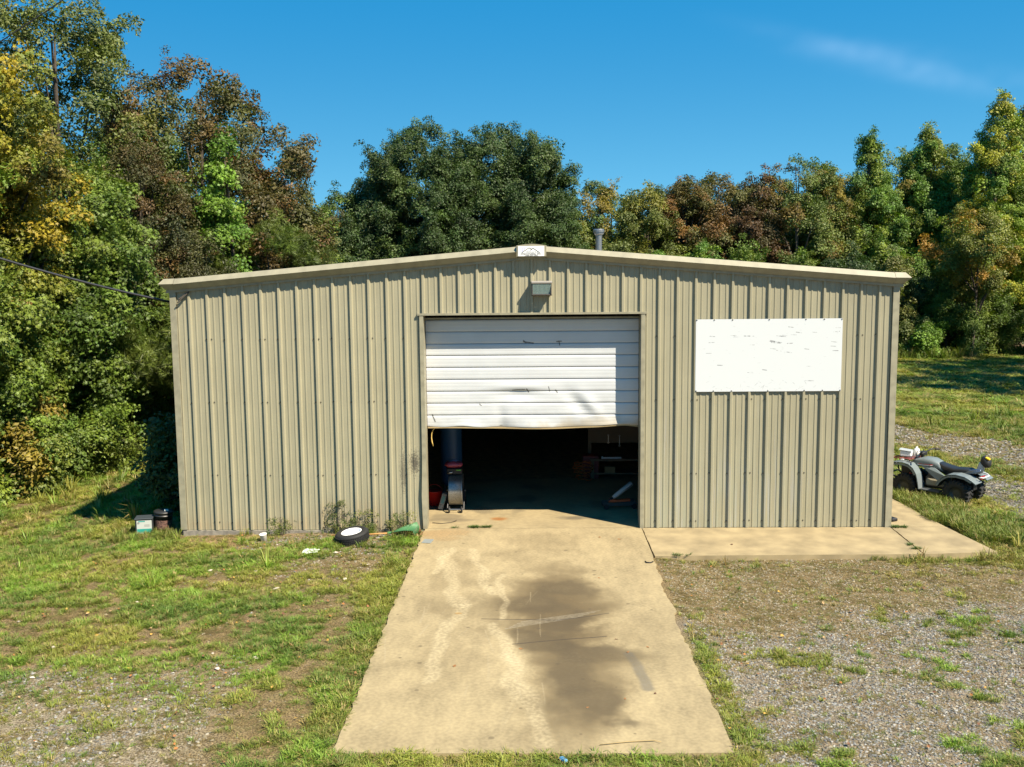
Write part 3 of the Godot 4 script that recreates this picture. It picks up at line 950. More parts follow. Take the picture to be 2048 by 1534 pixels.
	for row in [0.12, 0.95, 2.22, 3.3]:
		for i in range(-19, 20):
			var x := i * FT
			if absf(x) < 1.95 and row < 3.6: continue
			for dx in ([0.045, -0.045] if (i % 3 + 3) % 3 == 0 else [0.045]):
				if x + dx > 2.75 and x + dx < 5.2 and row > 2.3 and row < 3.6: continue
				sc.put(Transform3D(Basis(), Vector3(x - dx, row + 0.006 * sin(i * 2.7), 0.004)), Color(0.06, 0.055, 0.045))
	var hm := MB.new()
	hm.lathe([Vector2(0.013, 0.0), Vector2(0.013, 0.004), Vector2(0.008, 0.006), Vector2(0.007, 0.012), Vector2(0, 0.012)], 6, Transform3D(Basis(Vector3.RIGHT, PI / 2), Vector3.ZERO))
	var sn := sc.node("wall_screws", hm.mesh(), M.stone)
	b.add_child(sn)
	tag(sn, "", "", "", "stuff")


# the white overhead door, run three quarters of the way... down to head height, its lower sections dented
func overhead_door() -> void:
	var b := get_node("metal_building")
	var d := Node3D.new()
	d.name = "overhead_door"
	b.add_child(d)
	d.set_meta("label", "white ribbed overhead door, dented low down and half raised")
	var top := 3.585
	var rows := 9
	var h := (top - 1.72) / rows
	for r in rows:
		var m := MB.new(true)
		var y1 := top - r * h
		var y0 := y1 - h + 0.004
		var nx := 120
		# shape of one section across its height: two shallow ribs and a rolled lip
		var lip: float = 0.0005 if r % 3 == 1 else -0.005
		var prof := [[0.0, lip], [0.02, -0.002], [0.05, 0.006], [0.10, 0.0085], [0.33, 0.008], [0.345, 0.0076], [0.36, 0.0076], [0.375, 0.008], [0.64, 0.008], [0.655, 0.0076], [0.67, 0.0076], [0.685, 0.008], [0.92, 0.0078], [0.96, 0.004], [0.985, -0.003], [1.0, -0.009]]
		var place := func(i: int, q: Array) -> Array:
			var x := lerpf(-1.828, 1.826, float(i) / nx)
			var y: float = lerpf(y0, y1, q[0])
			var z: float = q[1]
			var dent := 0.0
			# bumps from a vehicle: a crease across the middle and buckled lower sections
			dent -= 0.035 * exp(-pow((x + 0.25) / 0.32, 2.0) - pow((y - 2.28) / 0.09, 2.0))
			dent += 0.022 * exp(-pow((x + 0.2) / 0.5, 2.0) - pow((y - 2.42) / 0.07, 2.0))
			dent -= 0.03 * exp(-pow((x - 0.72 - (2.2 - y) * 0.7) / 0.14, 2.0) - pow((y - 2.12) / 0.22, 2.0))
			dent += 0.02 * exp(-pow((x - 0.95 - (2.2 - y) * 0.7) / 0.12, 2.0) - pow((y - 2.1) / 0.2, 2.0))
			dent -= 0.022 * exp(-pow((x + 0.55) / 0.1, 2.0) - pow((y - 1.85) / 0.25, 2.0))
			dent += 0.01 * n2.get_noise_2d(x * 6.0, y * 9.0) * sm(2.7, 1.8, y)
			dent += 0.003 * n2.get_noise_2d(x * 3.0, y * 4.0)
			if r == rows - 1:
				var t: float = 1.0 - q[0]
				y += t * (0.03 * sm(1.0, 1.55, x) * sm(1.85, 1.6, x) - 0.022 * sm(-1.4, 0.0, x) * sm(1.2, 0.4, x) + 0.012 * sin(x * 9.0) * sm(-0.4, -0.9, x))
				z += t * t * 0.03 * sin(x * 5.0 + 1.0) * sm(-2.0, -0.5, x)
			return [Vector3(x, y, -0.306 + z + dent), Vector2((x + 1.85) / 3.7, (3.6 - y) / 1.93)]
		for q in prof.size() - 1:
			for i in nx:
				var a: Array = place.call(i, prof[q])
				var bb: Array = place.call(i + 1, prof[q])
				var c: Array = place.call(i + 1, prof[q + 1])
				var e: Array = place.call(i, prof[q + 1])
				m.quad_uv([a[0], bb[0], c[0], e[0]], [a[1], bb[1], c[1], e[1]])
		obj("door_section", m, M.door, d)
	var bt := MB.new()
	for i in 40:
		var f := func(k): 
			var x := lerpf(-1.825, 1.825, k / 40.0)
			var y := 1.715 + 0.03 * sm(1.0, 1.55, x) * sm(1.85, 1.6, x) - 0.022 * sm(-1.4, 0.0, x) * sm(1.2, 0.4, x)
			return Vector3(x, y, -0.32 + 0.02 * sin(x * 5.0 + 1.0) * sm(-2.0, -0.5, x))
		var a: Vector3 = f.call(i)
		var c: Vector3 = f.call(i + 1)
		m_bar(bt, a, c, 0.024, 0.03)
	obj("bottom_rail", bt, mat(lin(0.338, 0.255, 0.128), 0.7), d)
	var bk := MB.new()
	bk.box(Vector3(0, 2.66, -0.345), Vector3(3.64, 1.84, 0.02))
	obj("door_back", bk, M.liner, d)
	for s in [-1.0, 1.0]:
		var t := MB.new()
		t.box(Vector3(s * 1.836, 1.8, -0.245), Vector3(0.012, 3.6, 0.05))
		obj("door_track", t, M.steel_tan, b)

func m_bar(m: MB, a: Vector3, c: Vector3, h: float, w: float) -> void:
	var u := Vector3.UP * h * 0.5
	var z := Vector3.BACK * w * 0.5
	m.quad(a - u + z, c - u + z, c + u + z, a + u + z)
	m.quad(a - u - z, c - u - z, c - u + z, a - u + z)
	m.quad(c - u - z, a - u - z, a + u - z, c + u - z)
	m.quad(a + u + z, c + u + z, c + u - z, a + u - z)


# ------------------------------------------------------------------ things in the doorway
func wheel_x(m: MB, c: Vector3, r: float, w: float) -> void:     # a small wheel turning round the x axis
	m.lathe([Vector2(0, -w / 2), Vector2(r * 0.9, -w / 2), Vector2(r, -w / 3), Vector2(r, w / 3), Vector2(r * 0.9, w / 2), Vector2(0, w / 2)], 18, Transform3D(Basis(Vector3.BACK, PI / 2), c))

func inside() -> void:
	# drum fan on two wheels, its curved steel barrel towards the door
	var f := thing("drum_fan", "galvanised drum fan on small wheels just inside the open door", "fan", Vector3(-1.43, 0, -1.36))
	var c := Vector3(0, 0.38, 0)
	var m := MB.new(true)
	m.lathe([Vector2(0.27, -0.13), Vector2(0.29, -0.13), Vector2(0.295, -0.12), Vector2(0.29, -0.11), Vector2(0.29, 0.11), Vector2(0.295, 0.12), Vector2(0.29, 0.13), Vector2(0.27, 0.13)], 40, Transform3D(Basis(Vector3.BACK, PI / 2), c))
	obj("drum", m, M.zinc, f)
	for s in [-1.0, 1.0]:
		var g := MB.new()
		for r in [0.06, 0.12, 0.18, 0.24, 0.28]:
			var ring := []
			for k in 25: ring.append(c + Vector3(s * 0.128, sin(TAU * k / 24) * r, cos(TAU * k / 24) * r))
			g.tube(ring, 0.003, 4, false)
		for k in 8:
			var w := TAU * k / 8
			g.tube([c + Vector3(s * 0.13, 0, 0), c + Vector3(s * 0.13, sin(w), cos(w)) * Vector3(1, 0.285, 0.285)], 0.004, 4)
		obj("grille", g, M.black, f)
		var fr := MB.new()
		fr.tube([Vector3(s * 0.15, 0.05, 0.27), Vector3(s * 0.15, 0.14, 0.2), Vector3(s * 0.15, 0.38, 0.0), Vector3(s * 0.15, 0.1, -0.25), Vector3(s * 0.15, 0.02, -0.3)], 0.012, 6)
		obj("side_frame", fr, M.dark_metal, f)
		var wh := MB.new()
		wheel_x(wh, Vector3(s * 0.115, 0.06, 0.28), 0.06, 0.028)
		var wn := obj("wheel", wh, M.rubber, f)
		var hub := MB.new()
		wheel_x(hub, Vector3(s * 0.115, 0.06, 0.28), 0.034, 0.034)
		obj("hub", hub, M.zinc, wn)
		var kn := MB.new()
		kn.lathe([Vector2(0, 0.0), Vector2(0.014, 0.0), Vector2(0.016, 0.02), Vector2(0.0, 0.026)], 10, Transform3D(Basis(Vector3.BACK, -s * PI / 2), Vector3(s * 0.155, 0.36, 0.02)))
		obj("bolt", kn, M.zinc, f)
	var ax := MB.new()
	ax.tube([Vector3(-0.115, 0.065, 0.28), Vector3(0.115, 0.065, 0.28)], 0.009, 8)
	obj("axle", ax, M.steel, f)
	var bl := MB.new()
	for k in 4:
		bl.box(c + Basis(Vector3.RIGHT, TAU * k / 4) * Vector3(0, 0.13, 0), Vector3(0.05, 0.2, 0.1), Basis(Vector3.RIGHT, TAU * k / 4) * Basis(Vector3.UP, 0.5))
	obj("fan_blades", bl, M.dark_metal, f)
	# a black tool case lying on the fan and a bag on the case
	var k1 := thing("tool_case", "black tool case resting on top of the drum fan", "case", Vector3(-1.46, 0.672, -1.37), 0.08)
	var cs := MB.new()
	cs.round_box(Vector3(0, 0.06, 0), Vector3(0.29, 0.115, 0.22), 0.015)
	obj("body", cs, M.black, k1)
	var gl := MB.new()
	gl.round_box(Vector3(0.075, 0.085, 0.113), Vector3(0.085, 0.02, 0.012), 0.003)
	obj("latch", gl, mat(lin(0.12, 0.413, 0.038), 0.5), k1)
	var hn := MB.new(true)
	hn.tube([Vector3(-0.12, 0.03, 0.12), Vector3(-0.09, 0.045, 0.135), Vector3(-0.05, 0.05, 0.13), Vector3(-0.03, 0.06, 0.12)], 0.013, 8)
	obj("handle", hn, M.steel, k1)
	var bag := MB.new(true)
	var nb := 16
	for i in nb:
		for j in 10:
			var g := func(a: int, e: int) -> Vector3:
				var u := TAU * a / nb
				var w := -PI / 2 + PI * e / 10.0
				var x := signf(cos(u)) * pow(absf(cos(u)), 0.6) * pow(cos(w), 0.55) * 0.165
				var z := signf(sin(u)) * pow(absf(sin(u)), 0.6) * pow(cos(w), 0.55) * 0.12
				var y := sin(w) * 0.06
				var q := n2.get_noise_3d(x * 60.0, y * 60.0, z * 60.0) * 0.03
				return Vector3(x + q * 0.5, y + q, z + q * 0.5)
			bag.quad(g.call(i + 1, j), g.call(i, j), g.call(i, j + 1), g.call(i + 1, j + 1))
	var bg := thing("rag_bag", "crumpled pink and blue printed bag lying on the black tool case", "bag", Vector3(-1.47, 0.852, -1.38), 0.15)
	var bm := mat(lin(0.413, 0.098, 0.12), 0.35)
	with_grain(bm, grain(31, 0.045, 256, 0.25, 1.5, 2, Color(1.0, 0.8, 0.95)), 6.0)
	obj("bag_front", bag, bm, bg)
	var bt := MB.new(true)
	bt.loft([[-0.1, 0.055, 0.004, 0.02], [-0.06, 0.065, 0.01, 0.05], [0.04, 0.066, 0.012, 0.06], [0.1, 0.06, 0.003, 0.03]], 12)
	obj("label_print", bt, mat(lin(0.09, 0.165, 0.315), 0.4), bg)
	# red pail with a wire handle
	var pl := thing("red_pail", "red plastic pail with a raised handle behind the door jamb", "bucket", Vector3(-1.87, 0, -1.66))
	var pm := MB.new(true)
	pm.lathe([Vector2(0, 0.01), Vector2(0.115, 0.01), Vector2(0.145, 0.27), Vector2(0.155, 0.275), Vector2(0.155, 0.29), Vector2(0.14, 0.29), Vector2(0.11, 0.03), Vector2(0, 0.03)], 28)
	var red := mat(lin(0.375, 0.015, 0.011), 0.4)
	obj("pail", pm, red, pl)
	var ph := MB.new(true)
	var arc := []
	for k in 15: arc.append(Vector3(cos(PI * k / 14) * 0.15, 0.27 + sin(PI * k / 14) * 0.14, 0.02))
	ph.tube(arc, 0.006, 6)
	obj("handle", ph, red, pl)
	# a flattened carton leaning on the fan
	var ct := thing("leaning_carton", "grey printed carton leaning between the red pail and the drum fan", "box", Vector3(-1.695, 0, -1.34))
	var cm := MB.new()
	cm.round_box(Vector3(0.012, 0.165, 0), Vector3(0.09, 0.31, 0.16), 0.006, Basis(Vector3.BACK, -0.3))
	obj("carton", cm, with_grain(mat(lin(0.27, 0.3, 0.315), 0.6), grain(33, 0.05, 128, 0.5, 1.2, 2), 5.0), ct)
	var cl := MB.new()
	cl.box(Vector3(0.025, 0.2, 0.0815), Vector3(0.05, 0.14, 0.002), Basis(Vector3.BACK, -0.3))
	obj("carton_label", cl, mat(lin(0.075, 0.225, 0.247), 0.5), ct)
	# blue tank
	var tk := thing("upright_tank", "tall dark blue upright tank standing in the shade behind the fan", "tank", Vector3(-1.63, 0, -2.75))
	var tm := MB.new(true)
	tm.lathe([Vector2(0, 0.12), Vector2(0.13, 0.14), Vector2(0.2, 0.2), Vector2(0.215, 0.28), Vector2(0.215, 1.5), Vector2(0.2, 1.58), Vector2(0.13, 1.64), Vector2(0, 1.66)], 32)
	obj("shell", tm, mat(lin(0.02, 0.075, 0.17), 0.45), tk)
	for k in 3:
		var l := MB.new()
		var w := TAU * k / 3 + 0.3
		l.box(Vector3(cos(w) * 0.17, 0.12, sin(w) * 0.17), Vector3(0.04, 0.24, 0.04))
		obj("leg", l, M.dark_metal, tk)
	# bench along the right, with what hangs and lies on it
	var wb := thing("workbench", "dark workbench with a tool board inside on the right", "workbench", Vector3(1.75, 0, -4.1))
	var top := MB.new()
	top.box(Vector3(0.1, 0.42, 0), Vector3(1.3, 0.04, 0.55))
	var wood := mat(lin(0.16, 0.11, 0.065), 0.8)
	obj("bench_top", top, wood, wb)
	for q in [[-0.5, 0.24], [-0.5, -0.24], [0.7, 0.24], [0.7, -0.24]]:
		var l := MB.new()
		l.box(Vector3(q[0], 0.2, q[1]), Vector3(0.07, 0.4, 0.07))
		obj("leg", l, wood, wb)
	var tb := MB.new()
	tb.box(Vector3(0.1, 1.15, -0.26), Vector3(1.3, 0.9, 0.03))
	for s in [-0.53, 0.73]: tb.box(Vector3(s, 0.95, -0.26), Vector3(0.07, 1.3, 0.06))
	obj("tool_board", tb, wood, wb)
	var sh := MB.new()
	sh.box(Vector3(0.1, 0.12, 0), Vector3(1.2, 0.03, 0.45))
	obj("shelf", sh, wood, wb)
	for q in [[1.62, 0.86, 0.15], [1.86, 0.84, 0.2]]:
		var w := thing("wrench", "steel combination wrench hanging on the dark tool board", "wrench", Vector3(q[0], q[1], -4.325), 0.0, "wrenches on the tool board")
		var s := MB.new()
		s.box(Vector3(0, -q[2] / 2, 0), Vector3(0.014, q[2], 0.008))
		obj("shaft", s, M.steel, w)
		var j := MB.new()
		j.box(Vector3(-0.012, -q[2] - 0.012, 0), Vector3(0.01, 0.036, 0.01), Basis(Vector3.BACK, 0.3))
		j.box(Vector3(0.012, -q[2] - 0.012, 0), Vector3(0.01, 0.036, 0.01), Basis(Vector3.BACK, -0.3))
		obj("jaw", j, M.steel, w)
		var r := MB.new()
		var ring := []
		for k in 13: ring.append(Vector3(cos(TAU * k / 12) * 0.014, 0.012 + sin(TAU * k / 12) * 0.014, 0))
		r.tube(ring, 0.005, 5, false)
		obj("ring_end", r, M.steel, w)
	var se := MB.new()
	se.box(Vector3(1.66, 0.455, -3.92), Vector3(0.4, 0.03, 0.06))
	se.box(Vector3(1.46, 0.462, -3.92), Vector3(0.03, 0.044, 0.066))
	tag(obj("steel_bar", se, mat(lin(0.65, 0.67, 0.7), 0.5), null), "pale steel bar lying on the front of the workbench", "bar")
	var bx := MB.new()
	bx.round_box(Vector3(1.62, 0.205, -3.95), Vector3(0.22, 0.135, 0.2), 0.008)
	bx.box(Vector3(1.62, 0.2735, -3.95), Vector3(0.05, 0.003, 0.2))
	tag(obj("cardboard_box", bx, mat(lin(0.27, 0.165, 0.068), 0.8), null), "brown cardboard box on the low shelf of the workbench", "box")
	# coil of orange cord in front of the bench
	var oc := thing("cord_coil", "heap of orange extension cord beside the workbench", "cord", Vector3(1.05, 0, -3.75))
	var om := MB.new(true)
	var pts := []
	for k in 90:
		var w := TAU * k / 16.0
		pts.append(Vector3(cos(w) * (0.17 + 0.05 * sin(k * 0.7)), 0.03 + 0.0045 * k + 0.02 * sin(k * 1.9), sin(w) * 0.13))
	om.tube(pts, 0.011, 6)
	obj("coil", om, mat(lin(0.413, 0.105, 0.022), 0.5), oc)
	var crate := MB.new()
	crate.round_box(Vector3(0.17, 0.25, -0.28), Vector3(0.34, 0.5, 0.25), 0.015)
	tag(obj("red_tool_chest", crate, mat(lin(0.18, 0.022, 0.019), 0.5), null), "low red tool chest behind the orange cord", "chest").position = oc.position
	# floor jack with its pale padded handle
	var jk := thing("floor_jack", "low trolley jack with a pale padded handle inside the right jamb", "jack", Vector3(1.6, 0, -1.42), 0.1)
	for s in [-1.0, 1.0]:
		var m2 := MB.new()
		m2.quad(Vector3(-0.3, 0.06, s * 0.11), Vector3(0.3, 0.06, s * 0.11), Vector3(0.3, 0.14, s * 0.11), Vector3(-0.3, 0.1, s * 0.11))
		m2.box(Vector3(0, 0.09, s * 0.105), Vector3(0.62, 0.06, 0.014))
		obj("side_plate", m2, mat(lin(0.038, 0.045, 0.045), 0.5), jk)
		for x in [-0.26, 0.26]:
			var w := MB.new()
			w.lathe([Vector2(0, -0.02), Vector2(0.045, -0.02), Vector2(0.05, 0), Vector2(0.045, 0.02), Vector2(0, 0.02)], 14, Transform3D(Basis(Vector3.RIGHT, PI / 2), Vector3(x, 0.05, s * 0.13)))
			obj("wheel", w, M.black, jk)
	var am := MB.new()
	am.box(Vector3(0, 0.135, 0), Vector3(0.4, 0.04, 0.1), Basis(Vector3.BACK, 0.06))
	am.box(Vector3(-0.12, 0.15, 0), Vector3(0.12, 0.03, 0.14))
	obj("lift_arm", am, mat(lin(0.6, 0.1, 0.03), 0.45), jk)
	var hd := MB.new(true)
	hd.tube([Vector3(-0.12, 0.2, 0.02), Vector3(-0.06, 0.24, 0.02), Vector3(0.24, 0.45, -0.03)], [0.03, 0.045, 0.05], 12)
	obj("padded_handle", hd, mat(lin(0.375, 0.39, 0.375), 0.6), jk)
	var hs := MB.new(true)
	hs.tube([Vector3(-0.22, 0.13, 0.02), Vector3(-0.1, 0.21, 0.02)], 0.016, 8)
	obj("handle_socket", hs, M.dark_metal, jk)
	# yellow strap hanging at the left of the door
	var ys := MB.new(true)
	ys.tube([Vector3(-1.70, 1.705, -0.36), Vector3(-1.74, 1.66, -0.36), Vector3(-1.765, 1.6, -0.36), Vector3(-1.77, 1.52, -0.36), Vector3(-1.76, 1.45, -0.355), Vector3(-1.74, 1.38, -0.35)], [0.006, 0.008, 0.008, 0.009, 0.01, 0.004], 6)
	tag(obj("pull_rope", ys, mat(lin(0.6, 0.42, 0.12), 0.8), null), "yellow pull rope hanging from the raised door at the left jamb", "rope")
	# offcut of wire on the floor
	var wr := MB.new(true)
	wr.tube([Vector3(-1.78, 0.008, -0.34), Vector3(-1.6, 0.008, -0.3), Vector3(-1.45, 0.008, -0.36), Vector3(-1.36, 0.02, -0.46)], 0.007, 6)
	tag(obj("wire_offcut", wr, mat(lin(0.075, 0.06, 0.038), 0.7), null), "short dark bent wire on the concrete inside the left jamb", "wire")


# ------------------------------------------------------------------ things fixed to the front
func text(s: String, height: float, c: Color, at: Vector3, parent: Node, called: String, squeeze := 1.0) -> void:
	var t := TextMesh.new()
	var f := SystemFont.new()
	f.font_names = PackedStringArray(["Droid Serif"])
	f.font_weight = 700
	t.font = f
	t.text = s
	t.font_size = 64
	t.pixel_size = height / 46.0
	t.depth = 0.001
	var o := MeshInstance3D.new()
	o.name = called
	o.mesh = t
	o.material_override = mat(c, 0.6)
	parent.add_child(o, true)
	o.position = at
	o.scale = Vector3(squeeze, 1, 1)

func on_the_wall() -> void:
	# maker's plate at the peak
	var s := thing("maker_plate", "small white plate with a mountain peak logo at the top of the gable", "sign", Vector3(-0.005, 4.735, 0.197))
	var m := MB.new()
	m.round_box(Vector3(0, 0.0, 0.003), Vector3(0.43, 0.165, 0.006), 0.001)
	obj("plate", m, M.white_paint, s)
	var pk := MB.new()
	var ink := mat(lin(0.022, 0.022, 0.026), 0.6)
	for q in [[Vector2(-0.155, -0.026), Vector2(-0.035, 0.055)], [Vector2(-0.035, 0.055), Vector2(0.015, 0.028)], [Vector2(-0.012, 0.014), Vector2(0.03, 0.05)], [Vector2(0.03, 0.05), Vector2(0.14, -0.026)]]:
		var d: Vector2 = q[1] - q[0]
		var c: Vector2 = (q[0] + q[1]) * 0.5
		pk.box(Vector3(c.x, c.y, 0.007), Vector3(d.length() + 0.006, 0.009, 0.002), Basis(Vector3.BACK, d.angle()))
	obj("peak_logo", pk, ink, s)
	text("P", 0.075, lin(0.5, 0.5, 0.68), Vector3(-0.13, 0.022, 0.0075), s, "lettering")
	text("INNACLE", 0.026, lin(0.338, 0.345, 0.375), Vector3(0.015, -0.014, 0.0075), s, "lettering", 1.25)
	text("STRUCTURES, INC.", 0.022, lin(0.045, 0.045, 0.049), Vector3(0.0, -0.046, 0.0075), s, "lettering", 1.22)
	text("1-800-201-1534", 0.02, lin(0.045, 0.045, 0.049), Vector3(0.0, -0.07, 0.0075), s, "lettering", 1.1)
	# wall pack lamp over the door
	var l := thing("wall_light", "weathered box floodlight with a glass front above the door", "lamp", Vector3(0.165, 4.0, 0.0))
	var h := MB.new()
	h.round_box(Vector3(0, 0.115, 0.075), Vector3(0.335, 0.205, 0.09), 0.012)
	obj("housing", h, mat(lin(0.038, 0.034, 0.03), 0.6), l)
	var hd := MB.new()
	hd.round_box(Vector3(0, 0.222, 0.122), Vector3(0.35, 0.036, 0.185), 0.008, Basis(Vector3.RIGHT, 0.06))
	obj("hood", hd, mat(lin(0.27, 0.251, 0.225), 0.55), l)
	var fr := MB.new()
	fr.box(Vector3(0, 0.013, 0.165), Vector3(0.315, 0.018, 0.075), Basis(Vector3.RIGHT, -0.2))
	for q in [-1.0, 1.0]: fr.box(Vector3(q * 0.157, 0.11, 0.16), Vector3(0.014, 0.2, 0.085), Basis(Vector3.RIGHT, -0.12))
	obj("front_frame", fr, mat(lin(0.045, 0.038, 0.032), 0.6), l)
	var le := MB.new()
	le.quad(Vector3(-0.15, 0.022, 0.172), Vector3(0.15, 0.022, 0.172), Vector3(0.15, 0.2, 0.202), Vector3(-0.15, 0.2, 0.202))
	for k in 14:
		var x := -0.14 + k * 0.0215
		le.quad(Vector3(x - 0.006, 0.024, 0.1715), Vector3(x, 0.024, 0.176), Vector3(x, 0.198, 0.206), Vector3(x - 0.006, 0.198, 0.2015))
		le.quad(Vector3(x, 0.024, 0.176), Vector3(x + 0.006, 0.024, 0.1715), Vector3(x + 0.006, 0.198, 0.2015), Vector3(x, 0.198, 0.206))
	var gm := mat(Color(0.55, 0.64, 0.62, 0.5), 0.2)
	gm.transparency = BaseMaterial3D.TRANSPARENCY_ALPHA
	obj("glass_lens", le, gm, l)
	var rf := MB.new()
	rf.box(Vector3(0, 0.11, 0.124), Vector3(0.29, 0.17, 0.006))
	obj("reflector", rf, mat(lin(0.375, 0.375, 0.352), 0.4, 0.4), l)
	for q in [[-0.172, 0.22], [0.172, 0.22], [-0.165, 0.01], [0.165, 0.01]]:
		var sc := MB.new()
		sc.box(Vector3(q[0], q[1], 0.19), Vector3(0.016, 0.014, 0.014))
		obj("clip", sc, M.black, l)
	# blank sign board
	var sb := thing("sign_board", "blank white sign board with scuffs screwed to the wall right of the door", "sign", Vector3(2.745, 2.358, 0.034))
	var bm := MB.new()
	bm.quad_uv([Vector3(0, 0, 0.008), Vector3(2.44, 0, 0.008), Vector3(2.44, 1.22, 0.008), Vector3(0, 1.22, 0.008)], [Vector2(0, 1), Vector2(1, 1), Vector2(1, 0), Vector2(0, 0)])
	bm.quad(Vector3(0, 0, 0), Vector3(0, 0, 0.008), Vector3(0, 1.22, 0.008), Vector3(0, 1.22, 0))
	bm.quad(Vector3(2.44, 0, 0.008), Vector3(2.44, 0, 0), Vector3(2.44, 1.22, 0), Vector3(2.44, 1.22, 0.008))
	bm.quad(Vector3(0, 1.22, 0.008), Vector3(2.44, 1.22, 0.008), Vector3(2.44, 1.22, 0), Vector3(0, 1.22, 0))
	bm.quad(Vector3(0, 0, 0), Vector3(2.44, 0, 0), Vector3(2.44, 0, 0.008), Vector3(0, 0, 0.008))
	bm.quad(Vector3(2.44, 0, 0), Vector3(0, 0, 0), Vector3(0, 1.22, 0), Vector3(2.44, 1.22, 0))
	var marks := [[0.28, 0.28], [0.27, 0.39], [0.22, 0.575], [0.63, 0.27], [0.68, 0.3], [0.86, 0.28], [0.93, 0.29], [0.95, 0.43], [1.4, 0.285], [1.46, 0.29], [1.5, 0.28], [1.6, 0.14], [1.58, 0.41], [1.63, 0.27], [1.72, 0.23], [1.54, 0.565], [1.57, 0.56], [1.85, 0.51], [1.98, 0.23], [2.37, 0.15], [2.35, 0.22], [2.32, 0.39], [2.3, 0.46], [2.33, 0.54], [1.9, 0.8], [0.92, 0.895], [1.17, 0.86], [0.42, 0.78], [1.9, 1.05], [1.95, 1.04], [1.4, 0.53], [1.3, 0.5]]
	var r := RandomNumberGenerator.new(); r.seed = 17
	var st := []
	for q in marks:
		var p := Vector2(q[0], q[1])
		st.append([p - Vector2(0.04 + r.randf() * 0.02, r.randf_range(-0.006, 0.01)), p + Vector2(0.03 + r.randf() * 0.02, r.randf_range(-0.006, 0.012)), r.randf_range(0.005, 0.009), r.randf_range(0.3, 0.65)])
	st.append([Vector2(1.24, 0.375), Vector2(1.43, 0.4), 0.007, 0.9])
	st.append([Vector2(1.24, 0.36), Vector2(1.44, 0.4), 0.005, 0.8])
	st.append([Vector2(1.26, 0.395), Vector2(1.42, 0.41), 0.006, 0.7])
	for k in 26:
		var p := Vector2(r.randf_range(0.05, 2.4), r.randf_range(1.05, 1.2))
		st.append([p, p + Vector2(r.randf_range(-0.08, 0.08), r.randf_range(-0.06, 0.03)), 0.005, r.randf_range(0.1, 0.3)])
	for k in 60:
		var p := Vector2(r.randf_range(0.05, 2.4), r.randf_range(0.05, 1.2))
		st.append([p, p + Vector2(r.randf_range(-0.05, 0.05), r.randf_range(-0.01, 0.01)), 0.004, r.randf_range(0.08, 0.25)])
	var an := FastNoiseLite.new(); an.seed = 81; an.frequency = 18.0
	var im := Image.create(1024, 512, false, Image.FORMAT_RGB8)
	im.fill(lin(0.56, 0.585, 0.6))
	for q in st:
		var x0 := int(clampf((minf(q[0].x, q[1].x) - 0.02) / 2.44 * 1024, 0, 1023))
		var x1 := int(clampf((maxf(q[0].x, q[1].x) + 0.02) / 2.44 * 1024, 0, 1023))
		var y0 := int(clampf((minf(q[0].y, q[1].y) - 0.02) / 1.22 * 512, 0, 511))
		var y1 := int(clampf((maxf(q[0].y, q[1].y) + 0.02) / 1.22 * 512, 0, 511))
		for y in range(y0, y1 + 1):
			for x in range(x0, x1 + 1):
				var px := (x + 0.5) / 1024.0 * 2.44
				var py := (y + 0.5) / 512.0 * 1.22
				var w: float = stroke(px, py, q[0], q[1], q[2]) * q[3] * clampf(0.7 + 1.6 * an.get_noise_2d(px, py), 0.0, 1.0)
				if w > 0.01: im.set_pixel(x, y, im.get_pixel(x, y).lerp(lin(0.05, 0.052, 0.055), w))
	im.generate_mipmaps()
	var sbm := mat(Color.WHITE, 0.5)
	sbm.albedo_texture = ImageTexture.create_from_image(im)
	obj("board", bm, sbm, sb)
	for y in [0.012, 1.208]:
		for k in [0, 1, 2, 4, 6, 7, 8]:
			var sc := MB.new()
			sc.lathe([Vector2(0.011, 0.0), Vector2(0.011, 0.004), Vector2(0.006, 0.006), Vector2(0.006, 0.011), Vector2(0, 0.011)], 8, Transform3D(Basis(Vector3.RIGHT, PI / 2), Vector3(clampf(k * FT, 0.014, 2.426), y, 0.008)))
			obj("screw", sc, mat(lin(0.06, 0.056, 0.053), 0.5), sb)
	# cable bracket under the left end of the eave, and the cables
	var cb := thing("cable_bracket", "dark forked rod under the left end of the eave", "bracket", Vector3(-5.98, 4.0, 0.0))
	for q in [[Vector3(0.21, 0.115, 0.05), Vector3(0.02, -0.07, 0.1)], [Vector3(0.2, 0.11, 0.035), Vector3(0.04, -0.01, 0.085)]]:
		var t := MB.new()
		t.tube([q[0], q[1]], 0.013, 6)
		obj("rod", t, mat(lin(0.053, 0.045, 0.034), 0.7), cb)
	for q in [[Vector3(-6.12, 3.91, -0.3), Vector3(-10.2, 5.75, 3.3), 0.3, 0.02, "black power cable running from the building corner to the left"], [Vector3(-11.6, 8.7, -4.0), Vector3(-7.2, 11.4, -4.0), 0.1, 0.013, "thin overhead wire crossing the sky above the left wood"]]:
		var m2 := MB.new(true)
		var pts := []
		for k in 25:
			var t := k / 24.0
			var p: Vector3 = q[0].lerp(q[1], t)
			p.y -= q[2] * 4.0 * t * (1.0 - t) * 0.5
			pts.append(p)
		m2.tube(pts, q[3], 6)
		tag(obj("overhead_cable", m2, mat(lin(0.022, 0.022, 0.025), 0.35), null), q[4], "cable")


